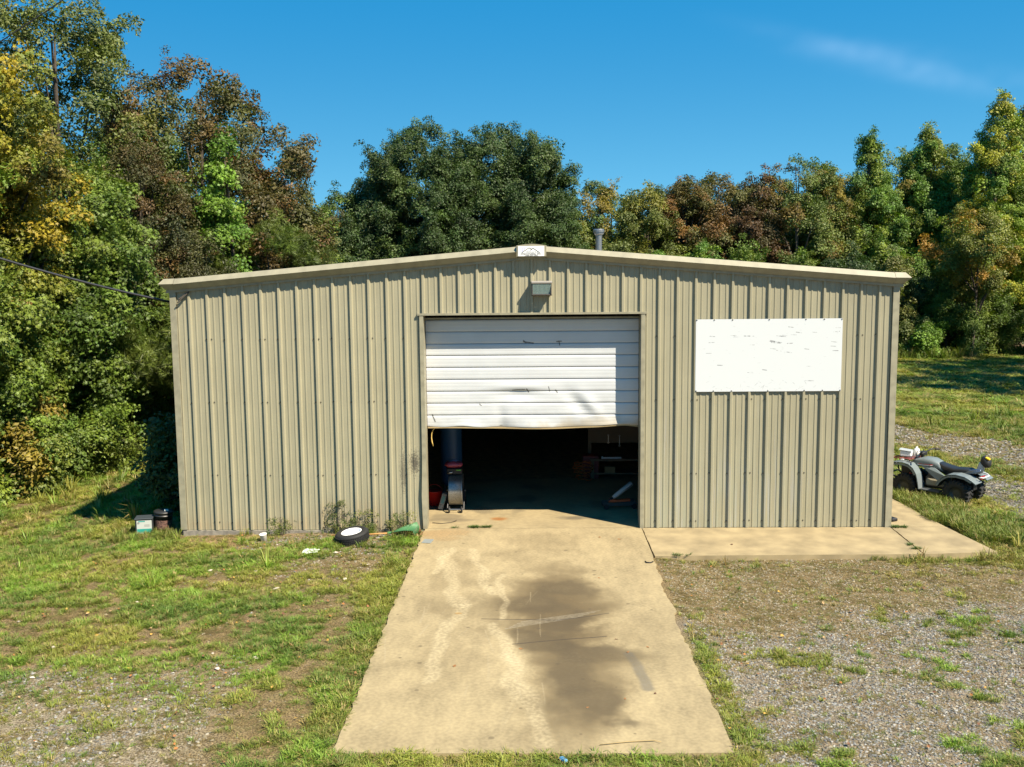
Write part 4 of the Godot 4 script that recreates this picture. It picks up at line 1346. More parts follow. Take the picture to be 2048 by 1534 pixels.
# ------------------------------------------------------------------ things lying about the yard
func yard_things() -> void:
	# spare wheel lying on its side
	var t := thing("spare_wheel", "small black trailer tyre with a white rim lying on the dirt by the wall", "wheel", Vector3(-2.99, gh(-2.99, 0.72) + 0.01, 0.72))
	t.rotation = Vector3(0.1, 0.0, 0.13)
	var m := MB.new(true)
	var R := 0.275
	m.lathe([Vector2(0.155, 0.02), Vector2(0.17, 0.0), Vector2(0.22, -0.004), Vector2(R - 0.018, 0.012), Vector2(R, 0.035), Vector2(R, 0.15), Vector2(R - 0.018, 0.175), Vector2(0.225, 0.188), Vector2(0.185, 0.184), Vector2(0.165, 0.172)], 44)
	var ty := obj("tyre", m, M.rubber, t)
	var g := MB.new()
	for k in 60:
		var a := TAU * k / 60
		for row in 4:
			g.box(Vector3(cos(a) * (R + 0.002), 0.05 + row * 0.03, sin(a) * (R + 0.002)), Vector3(0.009, 0.021, 0.02), Basis(Vector3.UP, -a) * Basis(Vector3.RIGHT, 0.35 if row % 2 else -0.35))
	obj("tread", g, M.rubber, ty)
	var rm := MB.new(true)
	rm.lathe([Vector2(0.17, 0.176), Vector2(0.158, 0.18), Vector2(0.15, 0.165), Vector2(0.142, 0.115), Vector2(0.125, 0.1), Vector2(0.075, 0.105), Vector2(0.055, 0.12), Vector2(0.04, 0.12), Vector2(0.038, 0.06), Vector2(0, 0.06)], 36)
	var rim := obj("rim", rm, mat(lin(0.82, 0.83, 0.82), 0.35), t)
	for k in 5:
		var nn := MB.new()
		nn.lathe([Vector2(0.011, 0.1), Vector2(0.011, 0.105), Vector2(0, 0.106)], 8, Transform3D(Basis(), Vector3(cos(TAU * k / 5) * 0.095, 0, sin(TAU * k / 5) * 0.095)))
		obj("bolt_hole", nn, M.black, rim)
	# leaf rake: wooden handle, green plastic fan
	var rk := thing("leaf_rake", "green plastic leaf rake with a wooden handle lying in the grass", "rake", Vector3(-2.46, gh(-2.46, 0.45) + 0.02, 0.45))
	var hm := MB.new(true)
	hm.tube([Vector3(-0.95, 0.02, 0.03), Vector3(-0.3, 0.035, 0.02), Vector3(0.05, 0.05, 0.0)], 0.013, 8)
	obj("handle", hm, mat(lin(0.375, 0.188, 0.053), 0.6), rk)
	var green := mat(lin(0.068, 0.195, 0.075), 0.45)
	var nk := MB.new()
	nk.round_box(Vector3(0.04, 0.055, 0), Vector3(0.08, 0.035, 0.05), 0.008)
	obj("socket", nk, green, rk)
	for k in 19:
		var u := k / 18.0 * 2.0 - 1.0
		var tn := MB.new(true)
		var e := Vector3(0.5 - 0.04 * u * u, 0.0, 0.0)
		tn.tube([Vector3(0.06, 0.06, u * 0.02), Vector3(0.3, 0.13, u * 0.15 - 0.02), Vector3(e.x, 0.15, u * 0.27 - 0.05), Vector3(e.x + 0.03, 0.08, u * 0.29 - 0.05)], [0.007, 0.006, 0.006, 0.004], 5)
		obj("tine", tn, green, rk)
	for x in [[0.2, 0.1, 0.09], [0.36, 0.14, 0.185]]:
		var br := MB.new()
		br.box(Vector3(x[0], x[1], -0.015), Vector3(0.018, 0.01, x[2] * 2.0))
		obj("cross_brace", br, green, rk)
	# rusty pipe elbow at the corner of the slab
	var pe := MB.new(true)
	pe.tube([Vector3(-2.08, 0.03, 0.2), Vector3(-2.0, 0.05, 0.24), Vector3(-1.95, 0.045, 0.34)], [0.05, 0.055, 0.05], 10)
	tag(obj("rusty_pipe", pe, with_grain(mat(lin(0.15, 0.06, 0.026), 0.9), grain(35, 0.06, 128, 0.4, 1.3), 6.0), null), "stub of rusty pipe in the weeds at the corner of the drive", "pipe")
	# grey metal plate on the drive
	var gp := MB.new()
	gp.round_box(Vector3(-1.74, 0.008, 0.82), Vector3(0.16, 0.008, 0.22), 0.003, Basis(Vector3.UP, -0.15))
	tag(obj("metal_plate", gp, mat(lin(0.255, 0.277, 0.27), 0.5, 0.2), null), "small flat grey metal plate on the left edge of the drive", "plate")
	# white cup and a scrap of sheeting
	var cp := MB.new(true)
	cp.lathe([Vector2(0, 0.0), Vector2(0.05, 0.0), Vector2(0.058, 0.11), Vector2(0.064, 0.115), Vector2(0.064, 0.125), Vector2(0.052, 0.122), Vector2(0.045, 0.02), Vector2(0, 0.02)], 20)
	var cup := obj("white_cup", cp, mat(lin(0.72, 0.68, 0.6), 0.6), null)
	tag(cup, "white plastic cup standing on the bare dirt in front of the wall", "cup")
	cup.position = Vector3(-4.54, gh(-4.54, 0.5), 0.5)
	cup.rotation = Vector3(0.12, 0, 0.1)
	cup.position.y += 0.006
	var sp := MB.new()
	for i in 6:
		for j in 6:
			var q := func(a, e): return Vector3((a - 3) * 0.04, 0.02 + 0.03 * n2.get_noise_2d(a * 9.0, e * 9.0), (e - 3) * 0.035)
			sp.quad(q.call(i, j + 1), q.call(i + 1, j + 1), q.call(i + 1, j), q.call(i, j))
	var sps := obj("plastic_scrap", sp, mat(lin(0.6, 0.66, 0.58), 0.4), null)
	tag(sps, "crumpled pale plastic scrap in the bright green grass", "litter")
	sps.position = Vector3(-3.56, gh(-3.56, 1.34) + 0.02, 1.34)
	# square tub with a printed label, and a round pail with a lid, by the building corner
	var y0 := gh(-6.9, -0.1)
	var tub := thing("square_tub", "dark square tub with a white and teal label by the building corner", "tub", Vector3(-6.86, y0 - 0.01, -0.25), 0.22)
	var tm := MB.new()
	tm.round_box(Vector3(0, 0.15, 0), Vector3(0.29, 0.3, 0.26), 0.02)
	tm.round_box(Vector3(0, 0.302, 0), Vector3(0.31, 0.02, 0.28), 0.006)
	obj("body", tm, mat(lin(0.038, 0.045, 0.049), 0.55), tub)
	var lb := MB.new()
	lb.box(Vector3(0.01, 0.16, 0.1315), Vector3(0.25, 0.23, 0.003))
	var lab := obj("label_sheet", lb, mat(lin(0.42, 0.44, 0.4), 0.6), tub)
	var lt := MB.new()
	lt.box(Vector3(0.01, 0.095, 0.1335), Vector3(0.242, 0.065, 0.002))
	lt.box(Vector3(-0.03, 0.26, 0.1335), Vector3(0.11, 0.018, 0.002))
	obj("teal_print", lt, mat(lin(0.012, 0.25, 0.21), 0.6), lab)
	var lg := MB.new()
	lg.box(Vector3(0.055, 0.2, 0.1335), Vector3(0.09, 0.006, 0.002))
	lg.box(Vector3(0.055, 0.185, 0.1335), Vector3(0.09, 0.006, 0.002))
	lg.box(Vector3(0.055, 0.17, 0.1335), Vector3(0.09, 0.006, 0.002))
	lg.lathe([Vector2(0, 0.001), Vector2(0.02, 0.001), Vector2(0.02, 0.0), Vector2(0, 0)], 14, Transform3D(Basis(Vector3.RIGHT, PI / 2), Vector3(-0.085, 0.235, 0.135)))
	obj("grey_print", lg, mat(lin(0.225, 0.225, 0.21), 0.6), lab)
	var y1 := gh(-6.56, -0.3)
	var bu := thing("black_pail", "black round pail with a dirty lid against the building corner", "bucket", Vector3(-6.58, y1 - 0.01, -0.36))
	bu.rotation.z = -0.06
	var bm := MB.new(true)
	bm.lathe([Vector2(0, 0.0), Vector2(0.135, 0.0), Vector2(0.15, 0.28), Vector2(0.165, 0.285), Vector2(0.165, 0.30), Vector2(0.152, 0.305), Vector2(0.155, 0.33), Vector2(0.168, 0.335), Vector2(0.168, 0.36), Vector2(0.15, 0.372), Vector2(0, 0.368)], 32)
	obj("pail", bm, mat(lin(0.022, 0.021, 0.019), 0.45), bu)
	var bl := MB.new()
	bl.lathe([Vector2(0.1415, 0.06), Vector2(0.151, 0.22)], 32)
	obj("faded_label", bl, with_grain(mat(lin(0.188, 0.098, 0.075), 0.7), grain(36, 0.06, 128, 0.2, 1.4, 2), 4.0), bu)
	var bp := MB.new()
	bp.round_box(Vector3(0.06, 0.385, 0.03), Vector3(0.07, 0.03, 0.06), 0.006, Basis(Vector3.UP, 0.5))
	obj("paint_skin", bp, mat(lin(0.62, 0.62, 0.58), 0.6), bu)
	# long dry straw and a blue wrapper at the end of the drive
	var sw := MB.new(true)
	sw.tube([Vector3(0.62, 0.012, 7.76), Vector3(0.9, 0.012, 7.70), Vector3(1.14, 0.014, 7.68), Vector3(1.2, 0.02, 7.72)], [0.004, 0.005, 0.005, 0.003], 5)
	tag(obj("dry_stalk", sw, mat(lin(0.375, 0.27, 0.12), 0.8), null), "long dry grass stalk lying on the end of the drive", "stalk")
	var bw := MB.new()
	bw.round_box(Vector3(0.27, 0.0, 8.02), Vector3(0.05, 0.03, 0.09), 0.01, Basis(Vector3.UP, 0.6))
	tag(obj("blue_wrapper", bw, mat(lin(0.075, 0.225, 0.375), 0.3), null), "crushed blue drink can in the grass at the end of the drive", "litter")
	var hk := MB.new(true)
	hk.tube([Vector3(1.70, 0.012, 1.98), Vector3(1.72, 0.012, 2.04), Vector3(1.78, 0.014, 2.05), Vector3(1.82, 0.014, 2.0)], 0.009, 6)
	tag(obj("hooked_scrap", hk, M.black, null), "small black hooked scrap on the right edge of the drive", "scrap")
	var sd := MB.new()
	sd.round_box(Vector3(6.27, 0.03, -0.42), Vector3(0.14, 0.06, 0.2), 0.015, Basis(Vector3.UP, 0.5))
	tag(obj("dark_block", sd, M.black, null), "black block lying on the slab behind the building corner", "block")


# ------------------------------------------------------------------ quad bike
func atv_wheel(root: Node3D, c: Vector3, r: float, w: float) -> void:
	var at := Transform3D(Basis(Vector3.RIGHT, PI / 2), c)
	var m := MB.new(true)
	m.lathe([Vector2(r * 0.45, -w * 0.42), Vector2(r * 0.55, -w * 0.5), Vector2(r * 0.8, -w * 0.5), Vector2(r * 0.93, -w * 0.42), Vector2(r * 0.96, -w * 0.2), Vector2(r * 0.96, w * 0.2), Vector2(r * 0.93, w * 0.42), Vector2(r * 0.8, w * 0.5), Vector2(r * 0.55, w * 0.5), Vector2(r * 0.45, w * 0.42)], 30, at)
	var o := obj("wheel", m, M.rubber, root)
	var g := MB.new()
	for k in 20:
		var a := TAU * k / 20
		for s in [-1.0, 1.0]:
			var a2: float = a + (0.157 if s > 0 else 0.0)
			g.round_box(c + Vector3(cos(a2) * r * 0.96, sin(a2) * r * 0.96, s * w * 0.24), Vector3(0.035, 0.032, w * 0.46), 0.006, Basis(Vector3.BACK, a2) * Basis(Vector3.RIGHT, s * 0.45))
			g.round_box(c + Vector3(cos(a2) * r * 0.88, sin(a2) * r * 0.88, s * w * 0.47), Vector3(0.07, 0.03, 0.03), 0.006, Basis(Vector3.BACK, a2))
	obj("tread_lugs", g, M.rubber, o)
	var rm := MB.new(true)
	rm.lathe([Vector2(0, w * 0.2), Vector2(r * 0.2, w * 0.24), Vector2(r * 0.36, w * 0.2), Vector2(r * 0.44, w * 0.38), Vector2(r * 0.47, w * 0.4), Vector2(r * 0.47, -w * 0.4), Vector2(r * 0.3, -w * 0.3), Vector2(0, -w * 0.25)], 24, at if c.z > 0 else at * Transform3D(Basis(Vector3.RIGHT, PI), Vector3.ZERO))
	obj("rim", rm, mat(lin(0.068, 0.068, 0.068), 0.5, 0.6), o)

func quad_bike() -> void:
	var at := Vector3(7.89, 0, -2.40)
	at.y = gh(at.x, at.z) - 0.01
	var q := thing("quad_bike", "grey and white quad bike with a black seat parked in the long grass", "quad bike", at, deg_to_rad(-45.8))
	q.scale = Vector3.ONE * 0.83
	var grey := mat(lin(0.15, 0.18, 0.187), 0.38)
	var dark := mat(lin(0.068, 0.075, 0.079), 0.6)
	var red := mat(lin(0.15, 0.022, 0.019), 0.5)
	for s in [-1.0, 1.0]:
		atv_wheel(q, Vector3(-0.62, 0.29, s * 0.38), 0.29, 0.2)
		atv_wheel(q, Vector3(0.6, 0.3, s * 0.36), 0.3, 0.27)
		var a: float = minf(s * 0.2, s * 0.5)
		var e: float = maxf(s * 0.2, s * 0.5)
		var f := MB.new()
		f.strip([Vector2(-1.0, 0.74), Vector2(-0.97, 0.8), Vector2(-0.86, 0.845), Vector2(-0.66, 0.86), Vector2(-0.5, 0.83), Vector2(-0.39, 0.75), Vector2(-0.31, 0.62), Vector2(-0.275, 0.5)], a, e, 0.02)
		f.strip([Vector2(-0.98, 0.765), Vector2(-0.86, 0.81), Vector2(-0.66, 0.825), Vector2(-0.5, 0.795), Vector2(-0.4, 0.715), Vector2(-0.33, 0.6)], s * 0.485 - 0.018, s * 0.485 + 0.018, 0.035)
		obj("front_fender", f, grey, q)
		var gd := MB.new()
		gd.strip([Vector2(-0.277, 0.505), Vector2(-0.255, 0.4), Vector2(-0.235, 0.28)], a, e, 0.02)
		obj("mud_guard", gd, mat(lin(0.15, 0.173, 0.18), 0.5), q)
		var r := MB.new()
		a = minf(s * 0.14, s * 0.5)
		e = maxf(s * 0.14, s * 0.5)
		r.strip([Vector2(0.14, 0.46), Vector2(0.2, 0.56), Vector2(0.3, 0.66), Vector2(0.42, 0.72), Vector2(0.6, 0.745), Vector2(0.8, 0.72), Vector2(0.95, 0.65), Vector2(1.05, 0.585)], a, e, 0.02)
		r.strip([Vector2(0.16, 0.44), Vector2(0.22, 0.54), Vector2(0.32, 0.635), Vector2(0.43, 0.69), Vector2(0.6, 0.715), Vector2(0.8, 0.69), Vector2(0.95, 0.62)], s * 0.488 - 0.016, s * 0.488 + 0.016, 0.035)
		obj("rear_fender", r, grey, q)
		# side panel that sweeps from the tank down to the rear fender
		var p := MB.new()
		var z: float = s * 0.2
		var z2: float = s * 0.3
		var fr := [Vector3(-0.34, 0.79, z), Vector3(-0.02, 0.77, z), Vector3(0.27, 0.63, z2), Vector3(0.22, 0.5, z2), Vector3(0.1, 0.5, z2), Vector3(-0.12, 0.66, z)]
		var bk := []
		for v3 in fr: bk.append(v3 - Vector3(0, 0, s * 0.03))
		for i in range(1, 5):
			p.tri(fr[0], fr[i + 1] if s < 0 else fr[i], fr[i] if s < 0 else fr[i + 1])
		for i in 6:
			var j := (i + 1) % 6
			p.quad(fr[i], fr[j], bk[j], bk[i])
		obj("side_panel", p, grey, q)
		var dc := MB.new()
		z = s * 0.215
		dc.quad(Vector3(-0.45, 0.86, s * 0.165), Vector3(-0.42, 0.79, z), Vector3(-0.1, 0.80, z), Vector3(0.0, 0.85, s * 0.185))
		obj("white_graphic", dc, mat(lin(0.75, 0.75, 0.74), 0.4), q)
		var rd := MB.new()
		for k in 3:
			var x := -0.4 + k * 0.115
			rd.quad(Vector3(x, 0.815, z + s * 0.002), Vector3(x + 0.1, 0.82, z + s * 0.002), Vector3(x + 0.13, 0.842, z - s * 0.008), Vector3(x + 0.03, 0.84, z - s * 0.008))
		obj("red_graphic", rd, mat(lin(0.315, 0.038, 0.045), 0.5), q)
		var fw := MB.new()
		fw.box(Vector3(-0.02, 0.27, s * 0.35), Vector3(0.5, 0.025, 0.25))
		obj("foot_well", fw, dark, q)
		var sp := MB.new(true)
		sp.tube([Vector3(-0.6, 0.3, s * 0.3), Vector3(-0.55, 0.62, s * 0.16)], 0.035, 8)
		sp.tube([Vector3(0.6, 0.32, s * 0.26), Vector3(0.45, 0.62, s * 0.14)], 0.035, 8)
		obj("shock_absorber", sp, M.dark_metal, q)
	var body := MB.new(true)
	body.loft([[-0.6, 0.8, 0.05, 0.13], [-0.5, 0.83, 0.09, 0.2], [-0.3, 0.855, 0.12, 0.215], [-0.1, 0.855, 0.115, 0.21], [0.05, 0.81, 0.1, 0.18], [0.15, 0.75, 0.08, 0.15]], 20, 0.65)
	obj("tank_cover", body, grey, q)
	var seat := MB.new(true)
	seat.loft([[-0.04, 0.845, 0.045, 0.12], [0.06, 0.83, 0.07, 0.155], [0.2, 0.785, 0.075, 0.165], [0.4, 0.76, 0.06, 0.17], [0.6, 0.775, 0.06, 0.175], [0.74, 0.785, 0.055, 0.165], [0.83, 0.775, 0.035, 0.13]], 20, 0.6)
	obj("seat", seat, mat(lin(0.015, 0.016, 0.018), 0.45), q)
	var en := MB.new()
	en.round_box(Vector3(0.0, 0.42, 0), Vector3(0.5, 0.26, 0.34), 0.04)
	en.round_box(Vector3(-0.1, 0.58, 0), Vector3(0.22, 0.2, 0.24), 0.03)
	obj("engine", en, mat(lin(0.075, 0.071, 0.064), 0.6, 0.3), q)
	var cv := MB.new()
	cv.round_box(Vector3(0.03, 0.42, 0.2), Vector3(0.46, 0.17, 0.07), 0.03)
	obj("engine_cover", cv, mat(lin(0.225, 0.203, 0.15), 0.55), q)
	var ch := MB.new()
	ch.box(Vector3(0, 0.3, 0), Vector3(1.3, 0.06, 0.22))
	ch.box(Vector3(-0.7, 0.5, 0), Vector3(0.3, 0.4, 0.2))
	ch.box(Vector3(0.6, 0.5, 0), Vector3(0.5, 0.3, 0.2))
	for x in [-0.62, 0.6]: ch.tube([Vector3(x, 0.295, -0.38), Vector3(x, 0.295, 0.38)], 0.03, 8)
	obj("chassis", ch, M.black, q)
	var bp := MB.new(true)
	bp.tube([Vector3(-0.9, 0.4, -0.2), Vector3(-1.06, 0.5, -0.22), Vector3(-1.08, 0.68, -0.2), Vector3(-1.08, 0.68, 0.2), Vector3(-1.06, 0.5, 0.22), Vector3(-0.9, 0.4, 0.2)], 0.022, 8)
	bp.tube([Vector3(-1.06, 0.52, -0.22), Vector3(-1.06, 0.52, 0.22)], 0.018, 8)
	obj("front_bumper", bp, M.black, q)
	var rk := MB.new(true)
	for z in [-0.3, -0.15, 0.0, 0.15, 0.3]: rk.tube([Vector3(-0.98, 0.9, z), Vector3(-0.55, 0.92, z)], 0.011, 6)
	for x in [-0.98, -0.78, -0.55]: rk.tube([Vector3(x, 0.9, -0.38), Vector3(x, 0.91, 0.38)], 0.013, 6)
	for s in [-1.0, 1.0]:
		rk.tube([Vector3(-0.9, 0.83, s * 0.3), Vector3(-0.9, 0.9, s * 0.3)], 0.011, 6)
		rk.tube([Vector3(-0.6, 0.84, s * 0.25), Vector3(-0.58, 0.92, s * 0.25)], 0.011, 6)
	obj("front_rack", rk, red, q)
	var hb := MB.new(true)
	hb.tube([Vector3(-0.42, 0.9, 0), Vector3(-0.36, 1.08, 0)], 0.035, 10)
	hb.tube([Vector3(-0.2, 1.1, -0.42), Vector3(-0.28, 1.12, -0.3), Vector3(-0.35, 1.08, -0.12), Vector3(-0.35, 1.08, 0.12), Vector3(-0.28, 1.12, 0.3), Vector3(-0.2, 1.1, 0.42)], 0.014, 8)
	var bar := obj("handlebar", hb, M.black, q)
	for s in [-1.0, 1.0]:
		var gr := MB.new(true)
		gr.tube([Vector3(-0.25, 1.115, s * 0.33), Vector3(-0.2, 1.1, s * 0.44)], 0.021, 8)
		obj("grip", gr, M.rubber, bar)
		var lv := MB.new(true)
		lv.tube([Vector3(-0.31, 1.12, s * 0.27), Vector3(-0.31, 1.105, s * 0.4)], 0.008, 6)
		obj("brake_lever", lv, M.steel, bar)
	var pd := MB.new()
	pd.round_box(Vector3(-0.38, 1.04, 0), Vector3(0.13, 0.1, 0.2), 0.025)
	obj("instrument_pod", pd, M.black, q)
	for s in [-1.0, 1.0]:
		var hl := MB.new(true)
		hl.loft([[-1.03, 0.74, 0.03, 0.03], [-1.01, 0.745, 0.045, 0.05], [-0.93, 0.76, 0.05, 0.06]], 14, 0.8)
		var lamp := obj("headlight", hl, mat(lin(0.5, 0.52, 0.54), 0.15), q)
		lamp.position.z = s * 0.2
		var cb := MB.new(true)
		cb.tube([Vector3(-0.3, 1.1, s * 0.28), Vector3(-0.42, 1.13, s * 0.2), Vector3(-0.5, 1.02, s * 0.1), Vector3(-0.5, 0.88, s * 0.06)], 0.007, 5)
		obj("brake_cable", cb, M.black, q)
		var spr := MB.new(true)
		var coil := []
		for k in 40:
			var t := k / 39.0
			coil.append(Vector3(-0.6, 0.34, s * 0.29).lerp(Vector3(-0.56, 0.58, s * 0.18), t) + Vector3(cos(k * 1.1) * 0.048, 0, sin(k * 1.1) * 0.048))
		spr.tube(coil, 0.008, 5)
		obj("coil_spring", spr, mat(lin(0.45, 0.05, 0.04), 0.5), q)
		var fl := MB.new()
		fl.strip([Vector2(0.16, 0.40), Vector2(0.22, 0.5), Vector2(0.32, 0.6), Vector2(0.43, 0.655), Vector2(0.6, 0.68), Vector2(0.8, 0.655), Vector2(0.95, 0.585)], minf(s * 0.16, s * 0.46), maxf(s * 0.16, s * 0.46), 0.015)
		obj("fender_liner", fl, M.black, q)
	var ex := MB.new(true)
	ex.tube([Vector3(0.45, 0.62, 0.12), Vector3(0.8, 0.78, 0.14), Vector3(1.02, 0.84, 0.14)], [0.04, 0.055, 0.06], 14)
	obj("muffler", ex, mat(lin(0.15, 0.18, 0.225), 0.25, 0.8), q)
	var tl := MB.new()
	tl.round_box(Vector3(1.0, 0.66, 0), Vector3(0.05, 0.08, 0.26), 0.012)
	obj("tail_light", tl, mat(lin(0.225, 0.015, 0.015), 0.25), q)
	var rr := MB.new(true)
	rr.tube([Vector3(0.78, 0.76, -0.2), Vector3(1.02, 0.72, -0.2), Vector3(1.1, 0.7, -0.1), Vector3(1.1, 0.7, 0.22), Vector3(1.02, 0.7, 0.26)], 0.015, 6)
	obj("rear_rail", rr, mat(lin(0.7, 0.7, 0.7), 0.4), q)
	# load on the front rack: white battery box and a white jug
	var b := q.global_transform if q.is_inside_tree() else q.transform
	var wb := thing("white_box", "white battery box lying on the front rack of the quad bike", "box", b * Vector3(-0.76, 0.925, 0.06), q.rotation.y + 0.25)
	var m := MB.new()
	m.round_box(Vector3(0, 0.06, 0), Vector3(0.22, 0.11, 0.17), 0.018)
	obj("case", m, mat(lin(0.72, 0.73, 0.74), 0.4), wb)
	var lid := MB.new()
	lid.round_box(Vector3(-0.01, 0.125, 0), Vector3(0.25, 0.025, 0.19), 0.01, Basis(Vector3.BACK, -0.08))
	obj("lid", lid, mat(lin(0.375, 0.405, 0.42), 0.35), wb)
	var jg := MB.new(true)
	jg.lathe([Vector2(0, 0), Vector2(0.06, 0), Vector2(0.065, 0.1), Vector2(0.05, 0.15), Vector2(0.02, 0.17), Vector2(0.02, 0.19), Vector2(0, 0.19)], 18)
	var jo := obj("white_jug", jg, mat(lin(0.75, 0.75, 0.73), 0.4), null)
	tag(jo, "small white jug behind the battery box on the quad bike rack", "jug")
	jo.position = b * Vector3(-0.58, 0.93, -0.08)
	# holder with a black pouch and a yellow tag at the tail
	var hd := thing("tail_pouch", "black pouch with a yellow tag strapped upright on the quad bike tail", "pouch", b * Vector3(0.98, 0.79, -0.04), q.rotation.y)
	var hm := MB.new()
	hm.round_box(Vector3(-0.03, 0.08, 0.0), Vector3(0.1, 0.2, 0.14), 0.02, Basis(Vector3.BACK, -0.25))
	obj("holder", hm, mat(lin(0.375, 0.39, 0.398), 0.5), hd)
	var bo := MB.new(true)
	bo.loft([[-0.03, 0.2, 0.05, 0.06], [0.0, 0.21, 0.09, 0.09], [0.06, 0.19, 0.11, 0.1], [0.12, 0.17, 0.08, 0.08], [0.14, 0.165, 0.03, 0.04]], 14, 0.8)
	obj("pouch", bo, M.black, hd)
	var yt := MB.new()
	yt.round_box(Vector3(0.1, 0.27, 0.05), Vector3(0.09, 0.04, 0.06), 0.012, Basis(Vector3.BACK, -0.4))
	obj("yellow_tag", yt, mat(lin(0.75, 0.5, 0.02), 0.5), hd)


# ------------------------------------------------------------------ trees
func unit(r: RandomNumberGenerator) -> Vector3:
	var z := r.randf_range(-1.0, 1.0)
	var a := r.randf() * TAU
	var s := sqrt(1.0 - z * z)
	return Vector3(s * cos(a), z, s * sin(a))

func spray(kind: String, seed_: int, leaves: int) -> ArrayMesh:     # a twig end with its leaves, about 0.4 m across
	var r := RandomNumberGenerator.new()
	r.seed = seed_
	var m := MB.new()
	for k in leaves:
		var d := unit(r)
		d.y = absf(d.y) * 0.9 - 0.25
		var c := d * 0.36 * pow(r.randf(), 0.45)
		var n := (d * 0.5 + Vector3.UP * 0.7 + unit(r) * 0.75).normalized()
		var t := n.cross(unit(r)).normalized()
		var u := n.cross(t)
		var v := r.randf_range(0.6, 1.35)
		m.col = Color(v * r.randf_range(0.9, 1.15), v, v * r.randf_range(0.75, 1.1))
		var L := r.randf_range(0.055, 0.125)
		if kind == "star": L *= 0.68
		if kind == "star":
			var base := c - t * L * 0.35
			for q in [[-1.9, 0.62], [-0.95, 0.9], [0.0, 1.05], [0.95, 0.9], [1.9, 0.62]]:
				var dir: Vector3 = t * cos(q[0]) + u * sin(q[0])
				var side: Vector3 = n.cross(dir) * L * 0.24
				m.tri(base + side, base - side, base + dir * L * q[1] * 0.95 - n * L * 0.12)
		elif kind == "needle":
			for j in 7:
				var dir: Vector3 = (t + unit(r) * 0.75).normalized()
				var side := n.cross(dir).normalized() * 0.006
				m.tri(c + side, c - side, c + dir * L * 1.9)
		else:
			var w := L * (0.3 if kind == "oval" else 0.22)
			var mid := c - n * L * 0.08
			m.tri(c - t * L * 0.5, mid + u * w, c + t * L * 0.5)
			m.tri(c + t * L * 0.5, mid - u * w, c - t * L * 0.5)
	return m.mesh()

var sprays := {}
func spray_of(kind: String, k: int) -> ArrayMesh:
	var key := kind + str(k)
	if not sprays.has(key):
		sprays[key] = spray(kind, 100 + k * 7, 34 if kind == "needle" else (88 if kind == "star" else 72))
	return sprays[key]

func width_at(shape: String, t: float) -> float:
	match shape:
		"spire": return pow(1.0 - t, 0.95) * (0.6 + 0.4 * minf(1.0, t / 0.15)) + 0.05
		"round": return pow(maxf(sin(PI * lerpf(0.1, 1.0, t)), 0.0), 0.6)
		"shrub": return sqrt(maxf(0.0, 1.0 - pow(t, 2.2))) * (0.8 + 0.2 * minf(1.0, t / 0.3))
	if t < 0.42: return 0.72 + 0.28 * t / 0.42
	return sqrt(maxf(0.0, 1.0 - pow((t - 0.42) / 0.58, 2.0)))

